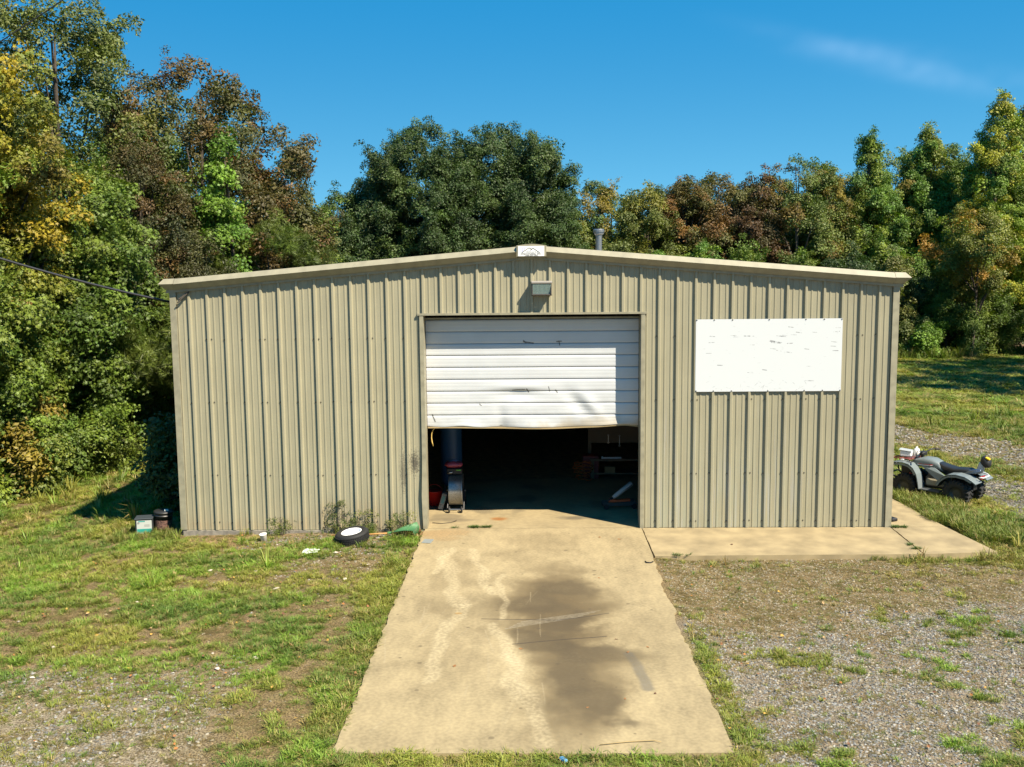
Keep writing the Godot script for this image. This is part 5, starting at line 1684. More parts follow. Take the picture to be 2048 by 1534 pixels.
# opts: shape, leaf, colours (linear, a list), clump, low (crown base as a share of the height), full (how dense), bark, size (of the leaves)
func tree(called: String, label: String, group: String, at: Vector2, height: float, radius: float, seed_: int, opts: Dictionary) -> void:
	var y := gh(at.x, at.y)
	var t := thing(called, label, opts.get("category", "tree"), Vector3(at.x, y - 0.05, at.y), 0.0, group)
	var r := RandomNumberGenerator.new()
	r.seed = seed_
	var shape: String = opts.get("shape", "dome")
	var low: float = opts.get("low", 0.2)
	var cr: float = opts.get("clump", 0.6)
	var cols: Array = opts.colours
	var size: float = opts.get("size", 1.0)
	var h0 := height * low
	var ch := height - h0
	# a few big limbs give the crown its lobes
	var lobes := []
	for k in 9: lobes.append([unit(r), r.randf_range(0.72, 1.18)])
	var area := TAU * radius * ch * 0.62
	var n := int(clampf(area / (PI * cr * cr * 0.62) * opts.get("full", 1.0), opts.get("least", 10), 640))
	var clumps := []
	var tries := 0
	while clumps.size() < n and tries < n * 40:
		tries += 1
		var f := r.randf()
		var w := width_at(shape, f)
		if r.randf() > w + 0.12: continue
		var a := r.randf() * TAU
		var rad := radius * w * sqrt(r.randf_range(0.2, 1.0)) * r.randf_range(0.85, 1.12)
		var dir := Vector3(cos(a), (f - 0.4) * 1.6, sin(a)).normalized()
		var swell := 1.0
		for l in lobes: swell = lerpf(swell, l[1] if shape != "spire" else lerpf(1.0, l[1], 0.6), smoothstep(0.62, 0.95, dir.dot(l[0])))
		var p := Vector3(cos(a) * rad * swell, h0 + ch * f * (1.0 + (swell - 1.0) * 0.3) - cr * 0.4, sin(a) * rad * swell)
		clumps.append([p, cr * (0.45 + 0.95 * r.randf()) * lerpf(0.5, 1.0, w)])
	# trunk and limbs
	var m := MB.new(true)
	var base: float = maxf(opts.get("stem", 0.035), height * 0.014)
	var bend := unit(r) * Vector3(0.25, 0, 0.25)
	var tr := func(f: float) -> Vector3: return Vector3(bend.x * sin(f * 2.6) , f * height * 0.93, bend.z * sin(f * 2.2))
	var pts := []
	var rad2 := []
	for k in 9:
		pts.append(tr.call(k / 8.0))
		rad2.append(base * (1.25 if k == 0 else lerpf(1.0, 0.12, k / 8.0)))
	m.tube(pts, rad2, 8)
	for k in mini(clumps.size(), 16):
		var c: Vector3 = clumps[k * clumps.size() / 16 if clumps.size() > 16 else k][0]
		var f := clampf((c.y / height) - 0.18 - 0.1 * r.randf(), 0.06, 0.85)
		var s: Vector3 = tr.call(f)
		var mid := s.lerp(c, 0.5) + Vector3(0, 0.25, 0) * r.randf()
		m.tube([s, mid, c], [base * (1.0 - f) * 0.6 + base * 0.12, base * (1.0 - f) * 0.35 + base * 0.1, base * 0.15], 5, false)
	obj("trunk", m, M.bark_pale if opts.get("bark", "") == "pale" else M.bark, t)
	# crown
	var sc := [Scatter.new(), Scatter.new(), Scatter.new()]
	var per: float = opts.get("sprays", 15.0)
	var cn := FastNoiseLite.new()
	cn.seed = seed_
	cn.frequency = 0.45
	var mixing: float = opts.get("mixing", 1.0)
	for c in clumps:
		var pick: float = clampf(0.5 + cn.get_noise_3dv(c[0]) * 1.1 * mixing + r.randf_range(-0.18, 0.18), 0.0, 0.999)
		var col: Color = cols[int(pick * cols.size())]
		if opts.has("accent") and cn.get_noise_3dv(c[0] * 2.2 + Vector3.ONE * 30.0) > 0.4: col = col.lerp(opts.accent, r.randf_range(0.3, 0.9))
		var shade := r.randf_range(0.82, 1.18)
		var count := int(per * pow(c[1] / cr, 2.0) * pow(1.0 / size, 1.4) + 2.0)
		var tilt := Basis(unit(r), r.randf() * 0.7)
		var flat: float = opts.get("flat", 1.0 if opts.get("leaf", "oval") != "star" else 0.6)
		var form := Vector3(r.randf_range(0.85, 1.35), r.randf_range(0.5, 1.0) * flat, r.randf_range(0.85, 1.35))
		var shoot: Vector3 = (c[0] * Vector3(1, 0, 1) / maxf(radius, 0.1) * 0.8 + Vector3.UP * 0.9 + unit(r) * 0.6).normalized()
		for k in count:
			var d := unit(r)
			d = (d + Vector3.UP * 0.35 + (c[0] * Vector3(1, 0, 1)).normalized() * 0.3).normalized()
			var p: Vector3 = c[0] + tilt * (d * form) * c[1] * r.randf_range(0.25, 1.05)
			if k % 6 == 0: p = c[0] + (shoot * r.randf_range(0.8, 1.75) + unit(r) * 0.22) * c[1]      # twigs that reach out of the clump
			if p.y < 0.02: p.y = 0.05 + r.randf() * 0.2
			var up := (d + Vector3.UP * 0.8 + unit(r) * 0.4).normalized()
			var ax := up.cross(unit(r)).normalized()
			var bs := Basis(ax, up, ax.cross(up)).scaled_local(Vector3.ONE * size * r.randf_range(0.55, 1.3))
			var cc: Color = cols[r.randi() % cols.size()] if r.randf() < 0.1 else col
			cc = cc * shade * r.randf_range(0.8, 1.2)
			sc[r.randi() % 3].put(Transform3D(bs, p), cc)
	for k in 3:
		var o: Node = sc[k].node("crown", spray_of(opts.get("leaf", "oval"), k), M.leaf)
		t.add_child(o, true)
		tag(o, "", "", "", "stuff")

const DARK := [Color(0.055, 0.098, 0.021), Color(0.068, 0.118, 0.024), Color(0.046, 0.088, 0.02), Color(0.086, 0.134, 0.03)]
const GREEN := [Color(0.11, 0.178, 0.022), Color(0.145, 0.215, 0.027), Color(0.09, 0.155, 0.02), Color(0.18, 0.24, 0.03)]
const BRIGHT := [Color(0.127, 0.253, 0.025), Color(0.172, 0.299, 0.032), Color(0.103, 0.207, 0.023), Color(0.207, 0.310, 0.034)]
const OLIVE := [Color(0.111, 0.143, 0.029), Color(0.143, 0.176, 0.034), Color(0.104, 0.137, 0.029), Color(0.176, 0.182, 0.039)]
const BROWN := [Color(0.125, 0.085, 0.02), Color(0.105, 0.088, 0.02), Color(0.088, 0.094, 0.022), Color(0.15, 0.085, 0.022)]
const RUST := [Color(0.17, 0.11, 0.026), Color(0.14, 0.115, 0.024), Color(0.12, 0.12, 0.025), Color(0.2, 0.105, 0.026)]
const YELLOW := [Color(0.288, 0.264, 0.024), Color(0.204, 0.240, 0.029), Color(0.384, 0.300, 0.022), Color(0.240, 0.252, 0.029)]
const MIXED := [Color(0.13, 0.185, 0.026), Color(0.165, 0.205, 0.03), Color(0.24, 0.19, 0.026), Color(0.09, 0.14, 0.024)]

func woods() -> void:
	var gl := "trees of the wood left of the building"
	# left wood, from its edge inwards
	tree("maple_tree", "yellowing maple at the left edge of the wood", gl, Vector2(-12.4, -5.8), 9.8, 1.75, 1, {"colours": YELLOW, "accent": Color(0.26, 0.11, 0.03), "leaf": "star", "low": 0.42, "clump": 0.55})
	tree("oak_tree", "tall dark green oak rising behind the yellowing maple", gl, Vector2(-13.4, -12.0), 12.9, 2.9, 2, {"colours": OLIVE, "low": 0.3, "clump": 0.7, "full": 0.8})
	tree("oak_tree", "broad oak with brown autumn leaves left of the building", gl, Vector2(-10.6, -16.0), 11.6, 3.5, 3, {"colours": BROWN, "low": 0.18, "clump": 0.65, "full": 1.05})
	tree("sweetgum_tree", "leafy light green sweetgum in front of the dark oak", gl, Vector2(-11.5, -8.2), 8.2, 1.9, 4, {"colours": GREEN, "leaf": "star", "low": 0.06, "clump": 0.55})
	tree("sweetgum_tree", "narrow bright green sweetgum in front of the brown oak", gl, Vector2(-9.2, -13.0), 8.8, 1.15, 5, {"colours": BRIGHT, "leaf": "star", "shape": "spire", "low": 0.2, "clump": 0.42})
	tree("elm_tree", "dark green narrow tree between the brown oak and the roof", gl, Vector2(-8.6, -19.0), 9.6, 2.0, 6, {"colours": [Color(0.036, 0.072, 0.018), Color(0.06, 0.096, 0.02), Color(0.072, 0.102, 0.022)], "shape": "spire", "low": 0.1, "clump": 0.5, "leaf": "narrow"})
	tree("oak_tree", "small oak with dull brownish leaves at the front of the wood", gl, Vector2(-10.7, -11.0), 8.4, 1.9, 7, {"colours": [Color(0.096, 0.072, 0.018), Color(0.072, 0.074, 0.018), Color(0.12, 0.072, 0.02), Color(0.06, 0.072, 0.02)], "low": 0.2, "clump": 0.5, "leaf": "narrow", "size": 0.85})
	tree("maple_tree", "green maple low at the left edge with orange touches", gl, Vector2(-12.5, -5.0), 6.3, 1.8, 8, {"colours": GREEN, "accent": Color(0.26, 0.12, 0.03), "leaf": "star", "low": 0.1, "clump": 0.5})
	tree("sweetgum_tree", "rounded green sweetgum with yellow patches behind the lawn edge", gl, Vector2(-11.2, -9.6), 5.8, 1.7, 9, {"colours": GREEN, "accent": Color(0.3, 0.2, 0.02), "leaf": "star", "low": 0.05, "clump": 0.5})
	tree("pine_tree", "young feathery pine beside the back of the building", gl, Vector2(-8.75, -8.4), 4.5, 1.15, 10, {"colours": [Color(0.085, 0.125, 0.014), Color(0.11, 0.145, 0.018)], "leaf": "needle", "shape": "round", "low": 0.42, "clump": 0.55, "sprays": 22.0, "flat": 0.35})
	tree("pine_tree", "feathery pine with drooping boughs just above the left roof edge", gl, Vector2(-8.2, -13.4), 6.2, 1.7, 11, {"colours": [Color(0.085, 0.125, 0.014), Color(0.11, 0.145, 0.018)], "leaf": "needle", "shape": "round", "low": 0.3, "clump": 0.55, "sprays": 22.0, "flat": 0.35})
	tree("sapling", "thin sapling turning orange and yellow behind the left roof slope", gl, Vector2(-8.0, -18.0), 6.6, 1.1, 12, {"colours": [Color(0.12, 0.132, 0.022), Color(0.264, 0.18, 0.022), Color(0.204, 0.084, 0.022)], "low": 0.2, "clump": 0.42, "size": 0.85})
	for k in 6:
		var q: Array = [[-13.6, -3.6, 10.8], [-14.2, -7.8, 11.0], [-12.4, -15.5, 10.2], [-13.4, -19.0, 11.5], [-10.0, -22.0, 9.0], [-15.5, -3.0, 11.5]][k]
		tree("wood_tree", ["tall green tree out past the yellowing maple", "tall green tree deep in the wood behind the light sweetgum", "green tree between the dark oak and the brown oak", "tall tree at the back of the left wood", "dark tree behind the brown oak by the roof", "tall tree beyond the left edge of the lawn"][k], gl, Vector2(q[0], q[1]), q[2], 2.3, 20 + k, {"colours": GREEN if k % 2 == 0 else OLIVE, "low": 0.1, "clump": 0.75, "full": 0.75, "size": 1.15})
	for k in 13:
		var q: Array = [[-12.5, -4.0, 1.9, 1.0], [-12.0, -5.6, 2.6, 1.1], [-11.7, -7.0, 2.4, 1.0], [-11.5, -8.6, 2.6, 1.0], [-11.2, -10.2, 2.7, 1.0], [-11.2, -11.9, 3.0, 1.1], [-10.7, -13.6, 3.4, 1.2], [-13.2, -5.0, 3.4, 1.3], [-12.9, -7.6, 4.0, 1.3], [-12.5, -10.2, 4.2, 1.3], [-9.8, -16.4, 4.6, 1.4], [-8.7, -21.0, 5.4, 1.7], [-13.2, -2.8, 1.8, 1.0]][k]
		tree("edge_shrub", ["large leaved green", "yellow patched green", "fine leaved green", "olive green"][k % 4] + " shrub along the edge of the left wood", "shrubs along the wood edge", Vector2(q[0], q[1]), q[2], q[3], 40 + k, {"colours": [GREEN, MIXED, GREEN, OLIVE][k % 4], "leaf": ["star", "oval", "narrow"][k % 3], "shape": "shrub", "low": 0.02, "clump": 0.38, "category": "shrub", "sprays": 12.0})
	tree("corner_shrub", "dark bushy shrub against the left wall near the building corner", "", Vector2(-6.85, -2.0), 1.75, 0.5, 60, {"colours": [Color(0.048, 0.09, 0.02), Color(0.066, 0.108, 0.022)], "shape": "shrub", "low": 0.05, "clump": 0.28, "category": "shrub", "size": 0.8, "sprays": 10.0})
	for k in 6:
		var q: Array = [[-3.45, 0.1, 0.5], [-3.25, 0.09, 0.6], [-2.65, 0.1, 0.4], [-2.3, 0.13, 0.36], [-4.35, 0.12, 0.3], [-3.0, 0.08, 0.35]][k]
		tree("wall_weed", "leafy green weed growing at the foot of the left wall", "weeds along the left wall", Vector2(q[0], q[1]), q[2], 0.2, 62 + k, {"colours": OLIVE, "shape": "round", "low": 0.12, "clump": 0.11, "size": 0.3, "sprays": 0.1, "least": 8, "category": "weed", "stem": 0.005, "leaf": "narrow", "full": 0.1})
	# behind the building: the big dark oaks
	var gc := "dark oaks behind the building"
	for k in 5:
		var q: Array = [[-5.2, 11.5, 3.0], [-2.0, 11.45, 3.0], [0.2, 10.8, 2.1], [-7.6, 9.4, 2.2], [-9.4, 8.5, 1.8]][k]
		tree("oak_tree", ["large dark green oak with a high rounded crown behind the roof", "large dark green oak in the middle of the clump behind the peak", "dark green oak at the right end of the clump behind the peak", "lower dark green oak at the left shoulder of the clump", "lowest dark green oak next to the left wood"][k], gc, Vector2(q[0], [-32.0, -32.5, -31.5, -32.0, -31.0][k]), q[1], q[2], 70 + k, {"colours": DARK, "low": 0.12, "clump": 0.62, "full": 1.9, "shape": "dome", "size": 0.9, "sprays": 19.0})
	# right-hand wood
	var gr := "trees of the wood behind the field"
	var list := [
		["thin_tree", "thin half bare tree with orange brown leaves behind the vent pipe", 3.3, -36, 9.1, 1.9, MIXED, "dome", 0.55, ""],
		["maple_tree", "yellow green maple right of the vent pipe", 5.8, -35, 8.9, 2.0, [Color(0.156, 0.187, 0.029), Color(0.203, 0.203, 0.029), Color(0.125, 0.156, 0.029)], "dome", 0.9, ""],
		["oak_tree", "rust coloured oak behind the right roof slope", 8.0, -36, 9.1, 2.0, RUST, "dome", 0.8, ""],
		["oak_tree", "rust coloured oak with a ragged top beside the dark red one", 10.0, -37, 9.3, 2.0, RUST, "dome", 0.8, ""],
		["gum_tree", "dark reddish brown tree left of the pale trunk", 11.9, -36, 9.4, 1.6, [Color(0.12, 0.065, 0.022), Color(0.09, 0.075, 0.022), Color(0.14, 0.075, 0.026)], "round", 0.9, ""],
		["poplar_tree", "thin light green tree with a pale trunk behind the right roof slope", 14.0, -36, 10.1, 2.0, [Color(0.133, 0.187, 0.036), Color(0.156, 0.203, 0.044), Color(0.187, 0.133, 0.029)], "dome", 0.5, "pale"],
		["poplar_tree", "olive green tree between the pale trunk and the first spire", 16.0, -37, 9.6, 2.0, MIXED, "dome", 0.8, ""],
		["sweetgum_tree", "pointed green sweetgum above the right end of the roof", 18.0, -37, 11.4, 2.7, [Color(0.113, 0.211, 0.032), Color(0.160, 0.274, 0.036), Color(0.224, 0.294, 0.036)], "spire", 1.0, ""],
		["sweetgum_tree", "tall pointed green sweetgum right of the roof end", 21.4, -38, 11.9, 3.0, [Color(0.131, 0.232, 0.036), Color(0.168, 0.294, 0.040), Color(0.224, 0.274, 0.036)], "spire", 0.95, ""],
		["sweetgum_tree", "tallest pointed sweetgum with yellow green leaves at the field edge", 23.9, -35.5, 12.9, 3.5, [Color(0.187, 0.294, 0.036), Color(0.262, 0.358, 0.036), Color(0.374, 0.379, 0.032), Color(0.150, 0.232, 0.032)], "spire", 1.0, ""],
		["oak_tree", "dark tree behind the tallest sweetgum", 27.6, -40, 13.0, 2.3, OLIVE, "dome", 1.0, ""],
		["maple_tree", "maple turning orange with its trunk showing at the field edge", 21.3, -31.5, 7.0, 1.8, [Color(0.312, 0.218, 0.029), Color(0.421, 0.234, 0.036), Color(0.203, 0.218, 0.033), Color(0.156, 0.187, 0.029)], "round", 0.7, ""],
		["beech_tree", "loose yellow green tree between the first two pointed sweetgums", 19.7, -39, 10.3, 2.1, MIXED, "dome", 0.9, ""],
		["beech_tree", "loose green tree between the tall and the tallest pointed sweetgums", 22.7, -40, 11.4, 2.2, GREEN, "dome", 0.9, ""],
		["beech_tree", "loose green tree left of the first pointed sweetgum", 16.9, -39.5, 10.2, 2.1, MIXED, "dome", 0.9, ""],
	]
	for k in list.size():
		var q: Array = list[k]
		tree(q[0], q[1], gr, Vector2(q[2], q[3]), q[4], q[5], 90 + k, {"colours": q[6], "shape": q[7], "full": q[8] + 0.35, "bark": q[9], "low": 0.14 if k != 11 else 0.42, "clump": 0.55, "leaf": "star" if q[0] == "sweetgum_tree" else "oval", "size": 1.0})
	# trees standing deeper in, seen between the front ones
	for k in 17:
		var x := -12.0 + k * 2.75
		tree("wood_tree", ["dark green", "olive green", "yellowing green", "brownish"][k % 4] + " tree deep in the wood, seen between the front trees", "trees deeper in the wood behind", Vector2(x + 0.8 * sin(k * 2.1), -42.0 - (k % 3) * 1.5), (7.6 if k < 4 else 9.1 + 0.5 * sin(k * 1.7)), 2.6, 120 + k, {"colours": [DARK, OLIVE, MIXED, BROWN][k % 4], "low": 0.04, "clump": 0.8, "full": 0.95, "size": 1.2})
	# lower green trees right behind the roof line
	for k in 8:
		var x := 1.5 + k * 2.3
		tree("understory_tree", ["bushy yellowing tree just behind the vent pipe", "bushy olive tree right of the vent pipe", "bright green bushy tree under the yellow green maple", "bright green bushy tree under the rust coloured oaks", "green bushy tree under the dark reddish tree", "green bushy tree at the foot of the pale trunk", "dark green bushy tree under the first pointed sweetgum", "olive bushy tree behind the right end of the roof"][k], "low green trees along the field", Vector2(x, -31.5 - (k % 2)), [5.5, 5.9, 5.3, 5.6, 5.5, 5.1, 5.4, 4.9][k], 1.5, 150 + k, {"colours": [MIXED, OLIVE, BRIGHT, BRIGHT, GREEN, GREEN, DARK, OLIVE][k], "shape": "shrub", "low": 0.02, "clump": 0.5, "sprays": 13.0})
	# understory and shrubs at the field edge
	for k in 12:
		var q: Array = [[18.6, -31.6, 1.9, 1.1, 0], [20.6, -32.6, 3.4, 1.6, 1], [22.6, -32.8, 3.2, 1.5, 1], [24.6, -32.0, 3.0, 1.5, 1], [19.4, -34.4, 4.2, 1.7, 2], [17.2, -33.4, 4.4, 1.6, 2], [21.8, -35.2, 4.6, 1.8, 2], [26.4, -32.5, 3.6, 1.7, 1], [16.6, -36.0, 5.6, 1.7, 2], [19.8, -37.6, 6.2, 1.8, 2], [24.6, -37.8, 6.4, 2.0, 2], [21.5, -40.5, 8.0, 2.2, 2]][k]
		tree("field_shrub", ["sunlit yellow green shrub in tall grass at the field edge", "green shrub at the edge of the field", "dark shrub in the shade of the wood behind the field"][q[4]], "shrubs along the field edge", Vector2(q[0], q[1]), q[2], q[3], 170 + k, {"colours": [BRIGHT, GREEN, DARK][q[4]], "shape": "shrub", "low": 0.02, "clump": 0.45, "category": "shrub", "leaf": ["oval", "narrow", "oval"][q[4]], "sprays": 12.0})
	# trees to the right of the picture, whose shade crosses the field
	for k in 4:
		tree("shade_tree", "tall green tree at the right side of the field", "trees right of the field", Vector2([19.9, 23.2, 23.6, 27.0][k], [-16.6, -18.6, -22.6, -24.5][k]), [9.5, 10.5, 10.0, 11.0][k], 2.2, 190 + k, {"colours": GREEN, "low": 0.12, "clump": 0.8, "full": 0.8, "size": 1.2})


# ------------------------------------------------------------------ grass, gravel
func tuft(seed_: int, blades: int, tall: float, spread: float, wide: float) -> ArrayMesh:
	var r := RandomNumberGenerator.new()
	r.seed = seed_
	var m := MB.new()
	for k in blades:
		var a := r.randf() * TAU
		var d := Vector3(cos(a), 0, sin(a))
		var s := Vector3(-d.z, 0, d.x) * wide * r.randf_range(0.7, 1.3)
		var b := d * spread * 0.35 * r.randf()
		var h := tall * r.randf_range(0.5, 1.2)
		var o := spread * r.randf_range(0.4, 1.2)
		var p1 := b + d * o * 0.4 + Vector3.UP * h * 0.65
		var p2 := b + d * o + Vector3.UP * h * r.randf_range(0.6, 1.05)
		var v := r.randf_range(0.65, 1.3)
		m.col = Color(v * r.randf_range(0.92, 1.2), v, v * 0.9)
		m.tri(b - s, b + s, p1 + s * 0.7)
		m.tri(b - s, p1 + s * 0.7, p1 - s * 0.7)
		m.tri(p1 - s * 0.7, p1 + s * 0.7, p2)
	return m.mesh()

func stone_mesh(seed_: int) -> ArrayMesh:
	var r := RandomNumberGenerator.new()
	r.seed = seed_
	var p := []
	for k in 6:
		var d: Vector3 = [Vector3.UP, Vector3.DOWN, Vector3.LEFT, Vector3.RIGHT, Vector3.FORWARD, Vector3.BACK][k]
		p.append((d + unit(r) * 0.38) * r.randf_range(0.75, 1.2))
	var m := MB.new()
	for f in [[0, 2, 5], [0, 5, 3], [0, 3, 4], [0, 4, 2], [1, 5, 2], [1, 3, 5], [1, 4, 3], [1, 2, 4]]:
		var a: Vector3 = p[f[0]]
		var b: Vector3 = p[f[1]]
		var c: Vector3 = p[f[2]]
		var e := (b + c) * 0.5 * 1.18
		m.tri(a, b, e)
		m.tri(a, e, c)
	return m.mesh()

func grass_color(x: float, z: float, r: RandomNumberGenerator, dry: float) -> Color:
	var g := n1.get_noise_2d(x * 6.0 - 70.0, z * 6.0)
	var h := n3.get_noise_2d(x * 4.0 + 13.0, z * 4.0)
	var c := Color(0.2, 0.25, 0.034).lerp(Color(0.12, 0.2, 0.028), sm(0.0, 0.4, g + r.randf_range(-0.15, 0.15)))
	c = c.lerp(Color(0.2, 0.31, 0.035), sm(0.15, 0.45, h + r.randf_range(-0.1, 0.1)))
	for q in [Vector3(-3.8, 1.35, 0.55), Vector3(-3.3, 0.85, 0.4), Vector3(-4.25, 2.1, 0.45), Vector3(-2.15, 0.8, 0.35), Vector3(-7.5, 2.2, 0.9), Vector3(-5.6, 2.6, 0.7), Vector3(-3.4, 6.0, 0.6)]:
		c = c.lerp(Color(0.2, 0.34, 0.03), 0.8 * sm(q.z * 1.2, q.z * 0.5, Vector2(x - q.x, z - q.y).length() + 0.3 * h))
	c = c.lerp(Color(0.33, 0.31, 0.055), 0.6 * sm(0.05, 0.4, -g + r.randf_range(-0.15, 0.15)))
	if r.randf() < 0.2 + 0.6 * dry: c = c.lerp(Color(0.36, 0.26, 0.11), r.randf_range(0.3, 0.95))
	return c * r.randf_range(0.75, 1.25)

func lay(called: String, label: String, category: String, scat: Array, meshes: Array, m: Material) -> void:
	var root := Node3D.new()
	root.name = numbered(called)
	add_child(root)
	tag(root, label, category, "", "stuff")
	for k in scat.size():
		var o: Node = scat[k].node(called + "_patch", meshes[k], m)
		root.add_child(o, true)
		tag(o, "", "", "", "stuff")

func grass_and_gravel() -> void:
	var r := RandomNumberGenerator.new()
	r.seed = 501
	var tufts := []
	for k in 3: tufts.append(tuft(300 + k, 17, 0.05, 0.075, 0.0032))
	for k in 2: tufts.append(tuft(310 + k, 16, 0.16, 0.10, 0.0045))
	for k in 2: tufts.append(tuft(320 + k, 30, 0.06, 0.2, 0.008))
	var sc := []
	for k in 7: sc.append(Scatter.new())
	# x0, x1, z0, z1, tries per square metre, kinds, scale
	for q in [[-10.5, -1.85, -0.6, 9.4, 620, 0, 1.0], [-12.5, -6.1, -13.0, -0.6, 300, 0, 1.5], [1.85, 9.2, 1.55, 9.4, 560, 0, 1.0], [-1.9, 1.9, 7.86, 9.4, 620, 0, 1.0], [6.7, 13.0, -5.5, 1.7, 330, 0, 1.35], [7.0, 17.0, -13.0, -5.5, 200, 0, 1.35], [6.0, 34.0, -34.0, -13.0, 75, 2, 1.0]]:
		var n := int((q[1] - q[0]) * (q[3] - q[2]) * q[4])
		for k in n:
			var x := r.randf_range(q[0], q[1])
			var z := r.randf_range(q[2], q[3])
			if on_slab(x, z): continue
			if x > 6.0 and z < -13.0 and absf(x) < 6.2: continue
			var c := cover(x, z)
			var bare := r.randf() > c.x * 0.95 + 0.03
			if bare:
				# flat dead thatch on the bare ground
				if q[5] == 2 or r.randf() > (0.42 if x < 0.0 else 0.5 * c.z + 0.34) * (0.4 + 1.2 * sm(-0.3, 0.3, n3.get_noise_2d(x * 11.0 - 20.0, z * 11.0))): continue
				var th := Color(0.27, 0.19, 0.085).lerp(Color(0.17, 0.14, 0.05), r.randf()) * r.randf_range(0.7, 1.25)
				if r.randf() < 0.2: th = Color(0.14, 0.16, 0.04)
				sc[r.randi() % 3].put(Transform3D(Basis(Vector3.UP, r.randf() * TAU).scaled(Vector3(1, 0.35, 1) * q[6] * r.randf_range(0.5, 1.0)), Vector3(x, gh(x, z) - 0.003, z)), th)
				continue
			var lush := n3.get_noise_2d(x * 7.0 + 9.0, z * 7.0)
			var s: float = q[6] * r.randf_range(0.6, 1.25) * (0.75 + 0.5 * c.x) * (1.0 + 0.5 * lush)
			var kind := r.randi() % 3
			if q[5] == 2: kind = 5 + r.randi() % 2
			elif lush > 0.4 and r.randf() < 0.06 and z < 3.0: kind = 3 + r.randi() % 2
			var tilt := Basis(Vector3(r.randf() - 0.5, 0, r.randf() - 0.5).normalized(), r.randf() * 0.35) * Basis(Vector3.UP, r.randf() * TAU)
			sc[kind].put(Transform3D(tilt.scaled_local(Vector3.ONE * s), Vector3(x, gh(x, z) - 0.004, z)), grass_color(x, z, r, c.z * (0.4 if x < 0 else 0.7)))
	# long grass: round the quad bike, under the tub, along the walls and in the joints
	for q in [[6.95, 8.75, -4.2, 0.9, 560, 1.15, 0], [-7.4, -6.15, -0.5, 0.35, 260, 0.75, 0], [-6.1, -1.95, 0.03, 0.2, 60, 0.9, 1], [-2.9, -1.95, 0.1, 1.1, 120, 0.75, 1], [-4.4, -3.1, 0.6, 1.7, 160, 0.6, 2], [-9.8, -7.4, 0.2, 2.6, 60, 0.8, 1], [17.0, 21.0, -32.5, -30.0, 12, 3.6, 1], [-2.3, -1.88, 1.6, 7.9, 110, 0.5, 2], [4.9, 7.1, 1.6, 1.85, 140, 0.55, 2]]:
		for k in int((q[1] - q[0]) * (q[3] - q[2]) * q[4]):
			var x := r.randf_range(q[0], q[1])
			var z := r.randf_range(q[2], q[3])
			if on_slab(x, z) and not (z > 0.02 and z < 0.25 and x < -1.95): continue
			if q[6] == 0 and x > 6.0:
				# the strip follows the slab and thins out towards the gravel
				if x - 7.0 - 0.35 * z * 0.0 > 1.15 + 0.5 * n1.get_noise_2d(x * 9.0, z * 9.0) + 0.25 * sin(z): continue
			if q[6] == 1 and n3.get_noise_2d(x * 12.0, z * 12.0) < 0.02: continue
			if q[6] == 2 and n3.get_noise_2d(x * 9.0 + 30.0, z * 9.0) < -0.05: continue
			var tilt := Basis(Vector3(r.randf() - 0.5, 0, r.randf() - 0.5).normalized(), r.randf() * 0.3) * Basis(Vector3.UP, r.randf() * TAU)
			var c := Color(0.123, 0.197, 0.029).lerp(Color(0.221, 0.23, 0.041), r.randf())
			if r.randf() < 0.15: c = Color(0.295, 0.238, 0.098)
			sc[3 + r.randi() % 2].put(Transform3D(tilt.scaled_local(Vector3.ONE * q[5] * r.randf_range(0.6, 1.3)), Vector3(x, gh(x, z) - 0.005, z)), c)
	for q in [[-1.03, -0.05, 0.10, 26], [-0.82, -0.05, 0.07, 16], [6.25, 0.04, 0.12, 30], [6.06, 1.3, 0.05, 10], [6.05, 1.1, 0.05, 8], [2.3, 1.64, 0.12, 8], [-1.35, -0.03, 0.04, 5]]:
		for k in q[3]:
			var x: float = q[0] + r.randf_range(-q[2], q[2])
			var z: float = q[1] + r.randf_range(-0.03, 0.03)
			sc[r.randi() % 3].put(Transform3D(Basis(Vector3.UP, r.randf() * TAU).scaled_local(Vector3.ONE * r.randf_range(0.6, 1.1)), Vector3(x, -0.004, z)), Color(0.082, 0.139, 0.025))
	lay("grass", "green and yellowing grass with weeds covering the yard and field", "grass", sc, tufts, M.blade)
	# gravel
	var stones := []
	var gs := []
	for k in 3:
		stones.append(stone_mesh(400 + k))
		gs.append(Scatter.new())
	for q in [[1.85, 9.0, 1.6, 9.3, 2700, 0.0108], [-6.0, -1.95, 0.3, 9.3, 900, 0.0125], [6.9, 13.5, -5.0, 1.6, 420, 0.019], [6.5, 14.0, -14.0, -3.0, 260, 0.024]]:
		for k in int((q[1] - q[0]) * (q[3] - q[2]) * q[4]):
			var x := r.randf_range(q[0], q[1])
			var z := r.randf_range(q[2], q[3])
			if on_slab(x, z): continue
			var c := cover(x, z)
			if r.randf() > c.y + 0.02: continue
			var s: float = q[5] * (0.45 + 1.6 * pow(r.randf(), 2.2))
			var v := 0.085 + 0.2 * pow(r.randf(), 1.2)
			var col := Color(v * 1.02, v, v * 0.93)
			if r.randf() < 0.45: col = Color(v * 1.15, v * 1.0, v * 0.72)
			if r.randf() < 0.02: col = Color(0.36, 0.34, 0.3)
			if x > 8.3 and z > -4.8 and q[5] < 0.02: col = col * 0.75
			if c.z > 0.5 and z > 1.5: col = col.lerp(Color(0.246, 0.197, 0.107), 0.55 * c.z)
			gs[r.randi() % 3].put(Transform3D(Basis(unit(r), r.randf() * TAU).scaled(Vector3(s, s * 0.6, s)), Vector3(x, gh(x, z) + s * 0.12, z)), col)
	lay("gravel", "grey crushed stone gravel of the yard and track", "gravel", gs, stones, M.stone)


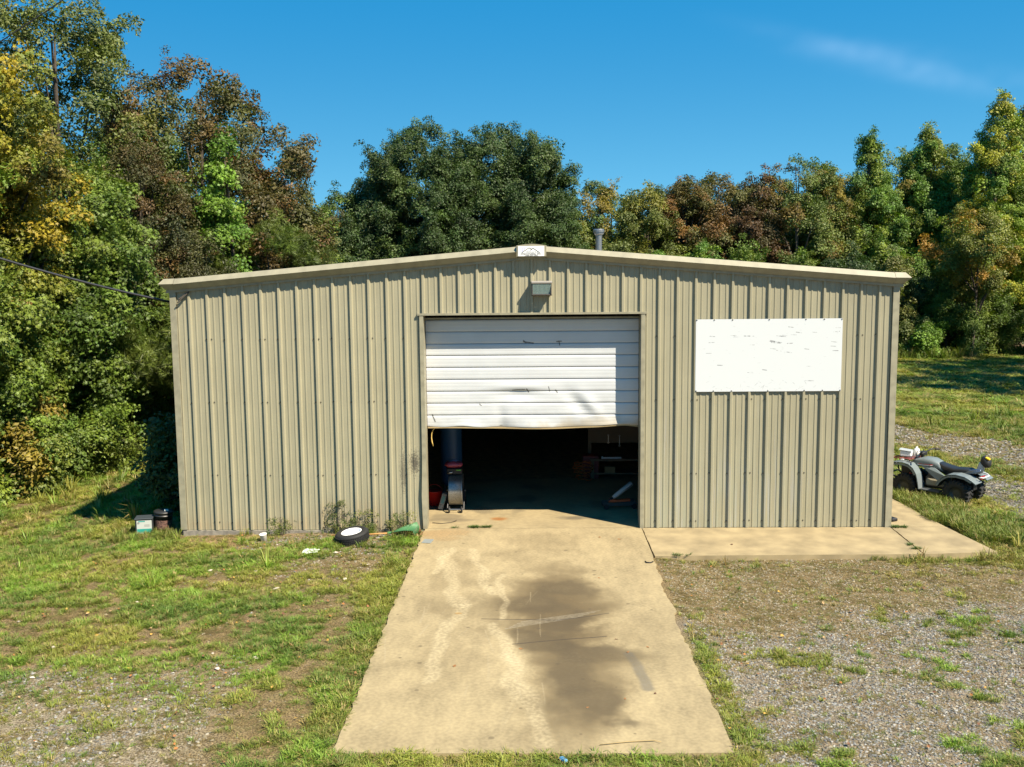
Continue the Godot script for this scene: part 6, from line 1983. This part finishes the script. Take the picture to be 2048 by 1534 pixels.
func small_litter() -> void:
	var r := RandomNumberGenerator.new()
	r.seed = 611
	# dead leaves: curled brown and orange
	var lm := []
	for k in 2:
		var m := MB.new()
		var rr := RandomNumberGenerator.new()
		rr.seed = 90 + k
		for q in 6:
			var a := TAU * q / 6
			var b := TAU * (q + 1) / 6
			var f := func(w: float, s: float) -> Vector3: return Vector3(cos(w) * s, 0.25 * s + 0.22 * sin(w * 2.0 + k), sin(w) * s * 0.75)
			m.tri(Vector3(0, 0.05, 0), f.call(b, 0.7 + 0.3 * rr.randf()), f.call(a, 0.7 + 0.3 * rr.randf()))
		lm.append(m.mesh())
	var sc := [Scatter.new(), Scatter.new()]
	for q in [[-7.0, -1.95, 2.0, 9.2, 6.0], [1.9, 7.0, 2.0, 9.2, 3.5], [-7.0, -1.95, 0.2, 2.0, 2.5]]:
		for k in int((q[1] - q[0]) * (q[3] - q[2]) * q[4]):
			var x := r.randf_range(q[0], q[1])
			var z := r.randf_range(q[2], q[3])
			if on_slab(x, z): continue
			var s := r.randf_range(0.014, 0.032)
			var c: Color = [Color(0.328, 0.131, 0.033), Color(0.246, 0.107, 0.041), Color(0.344, 0.23, 0.107), Color(0.131, 0.057, 0.029), Color(0.41, 0.246, 0.049)][r.randi() % 5]
			sc[r.randi() % 2].put(Transform3D(Basis(Vector3(r.randf() - 0.5, 0, r.randf() - 0.5).normalized(), r.randf() * 0.7) * Basis(Vector3.UP, r.randf() * TAU).scaled(Vector3.ONE * s), Vector3(x, gh(x, z) + 0.03, z)), c)
	lay("leaf_litter", "scattered brown and orange dead leaves on the grass and gravel", "leaves", sc, lm, M.stone)
	# single leaves on the concrete
	for q in [[1.28, 6.62], [0.95, 6.75], [1.0, 5.1], [1.1, 5.5], [1.35, 5.35], [-0.15, 5.4], [0.95, 2.75], [1.42, 0.72], [1.1, 0.6], [3.2, 1.05], [0.55, 6.95], [-0.9, 5.9]]:
		var o := MeshInstance3D.new()
		o.name = numbered("dead_leaf")
		o.mesh = lm[r.randi() % 2]
		var s := r.randf_range(0.018, 0.034)
		o.scale = Vector3(s * 1.3, s * 0.6, s)
		o.rotation.y = r.randf() * TAU
		o.position = Vector3(q[0], 0.001, q[1])
		o.material_override = mat(lin(0.26, 0.12, 0.04) if r.randf() < 0.6 else lin(0.12, 0.06, 0.03), 0.8)
		add_child(o)
		tag(o, "single curled brown dead leaf lying on the bare concrete", "leaf", "dead leaves on the concrete")
	# pale stones lying in the left-hand grass
	var pale := stone_mesh(77)
	for k in 34:
		var x := r.randf_range(-7.0, -2.1)
		var z := r.randf_range(0.8, 8.6)
		var o := MeshInstance3D.new()
		o.name = numbered("pale_stone")
		o.mesh = pale
		var s := r.randf_range(0.018, 0.042)
		o.scale = Vector3(s, s * 0.6, s * 0.8)
		o.rotation = Vector3(0, r.randf() * TAU, 0)
		o.position = Vector3(x, gh(x, z) + s * 0.35, z)
		o.material_override = M.pale if M.has("pale") else mat(lin(0.5, 0.43, 0.35), 0.85)
		M.pale = o.material_override
		add_child(o)
		tag(o, "pale pinkish stone lying in the grass left of the drive", "stone", "pale stones in the left grass")
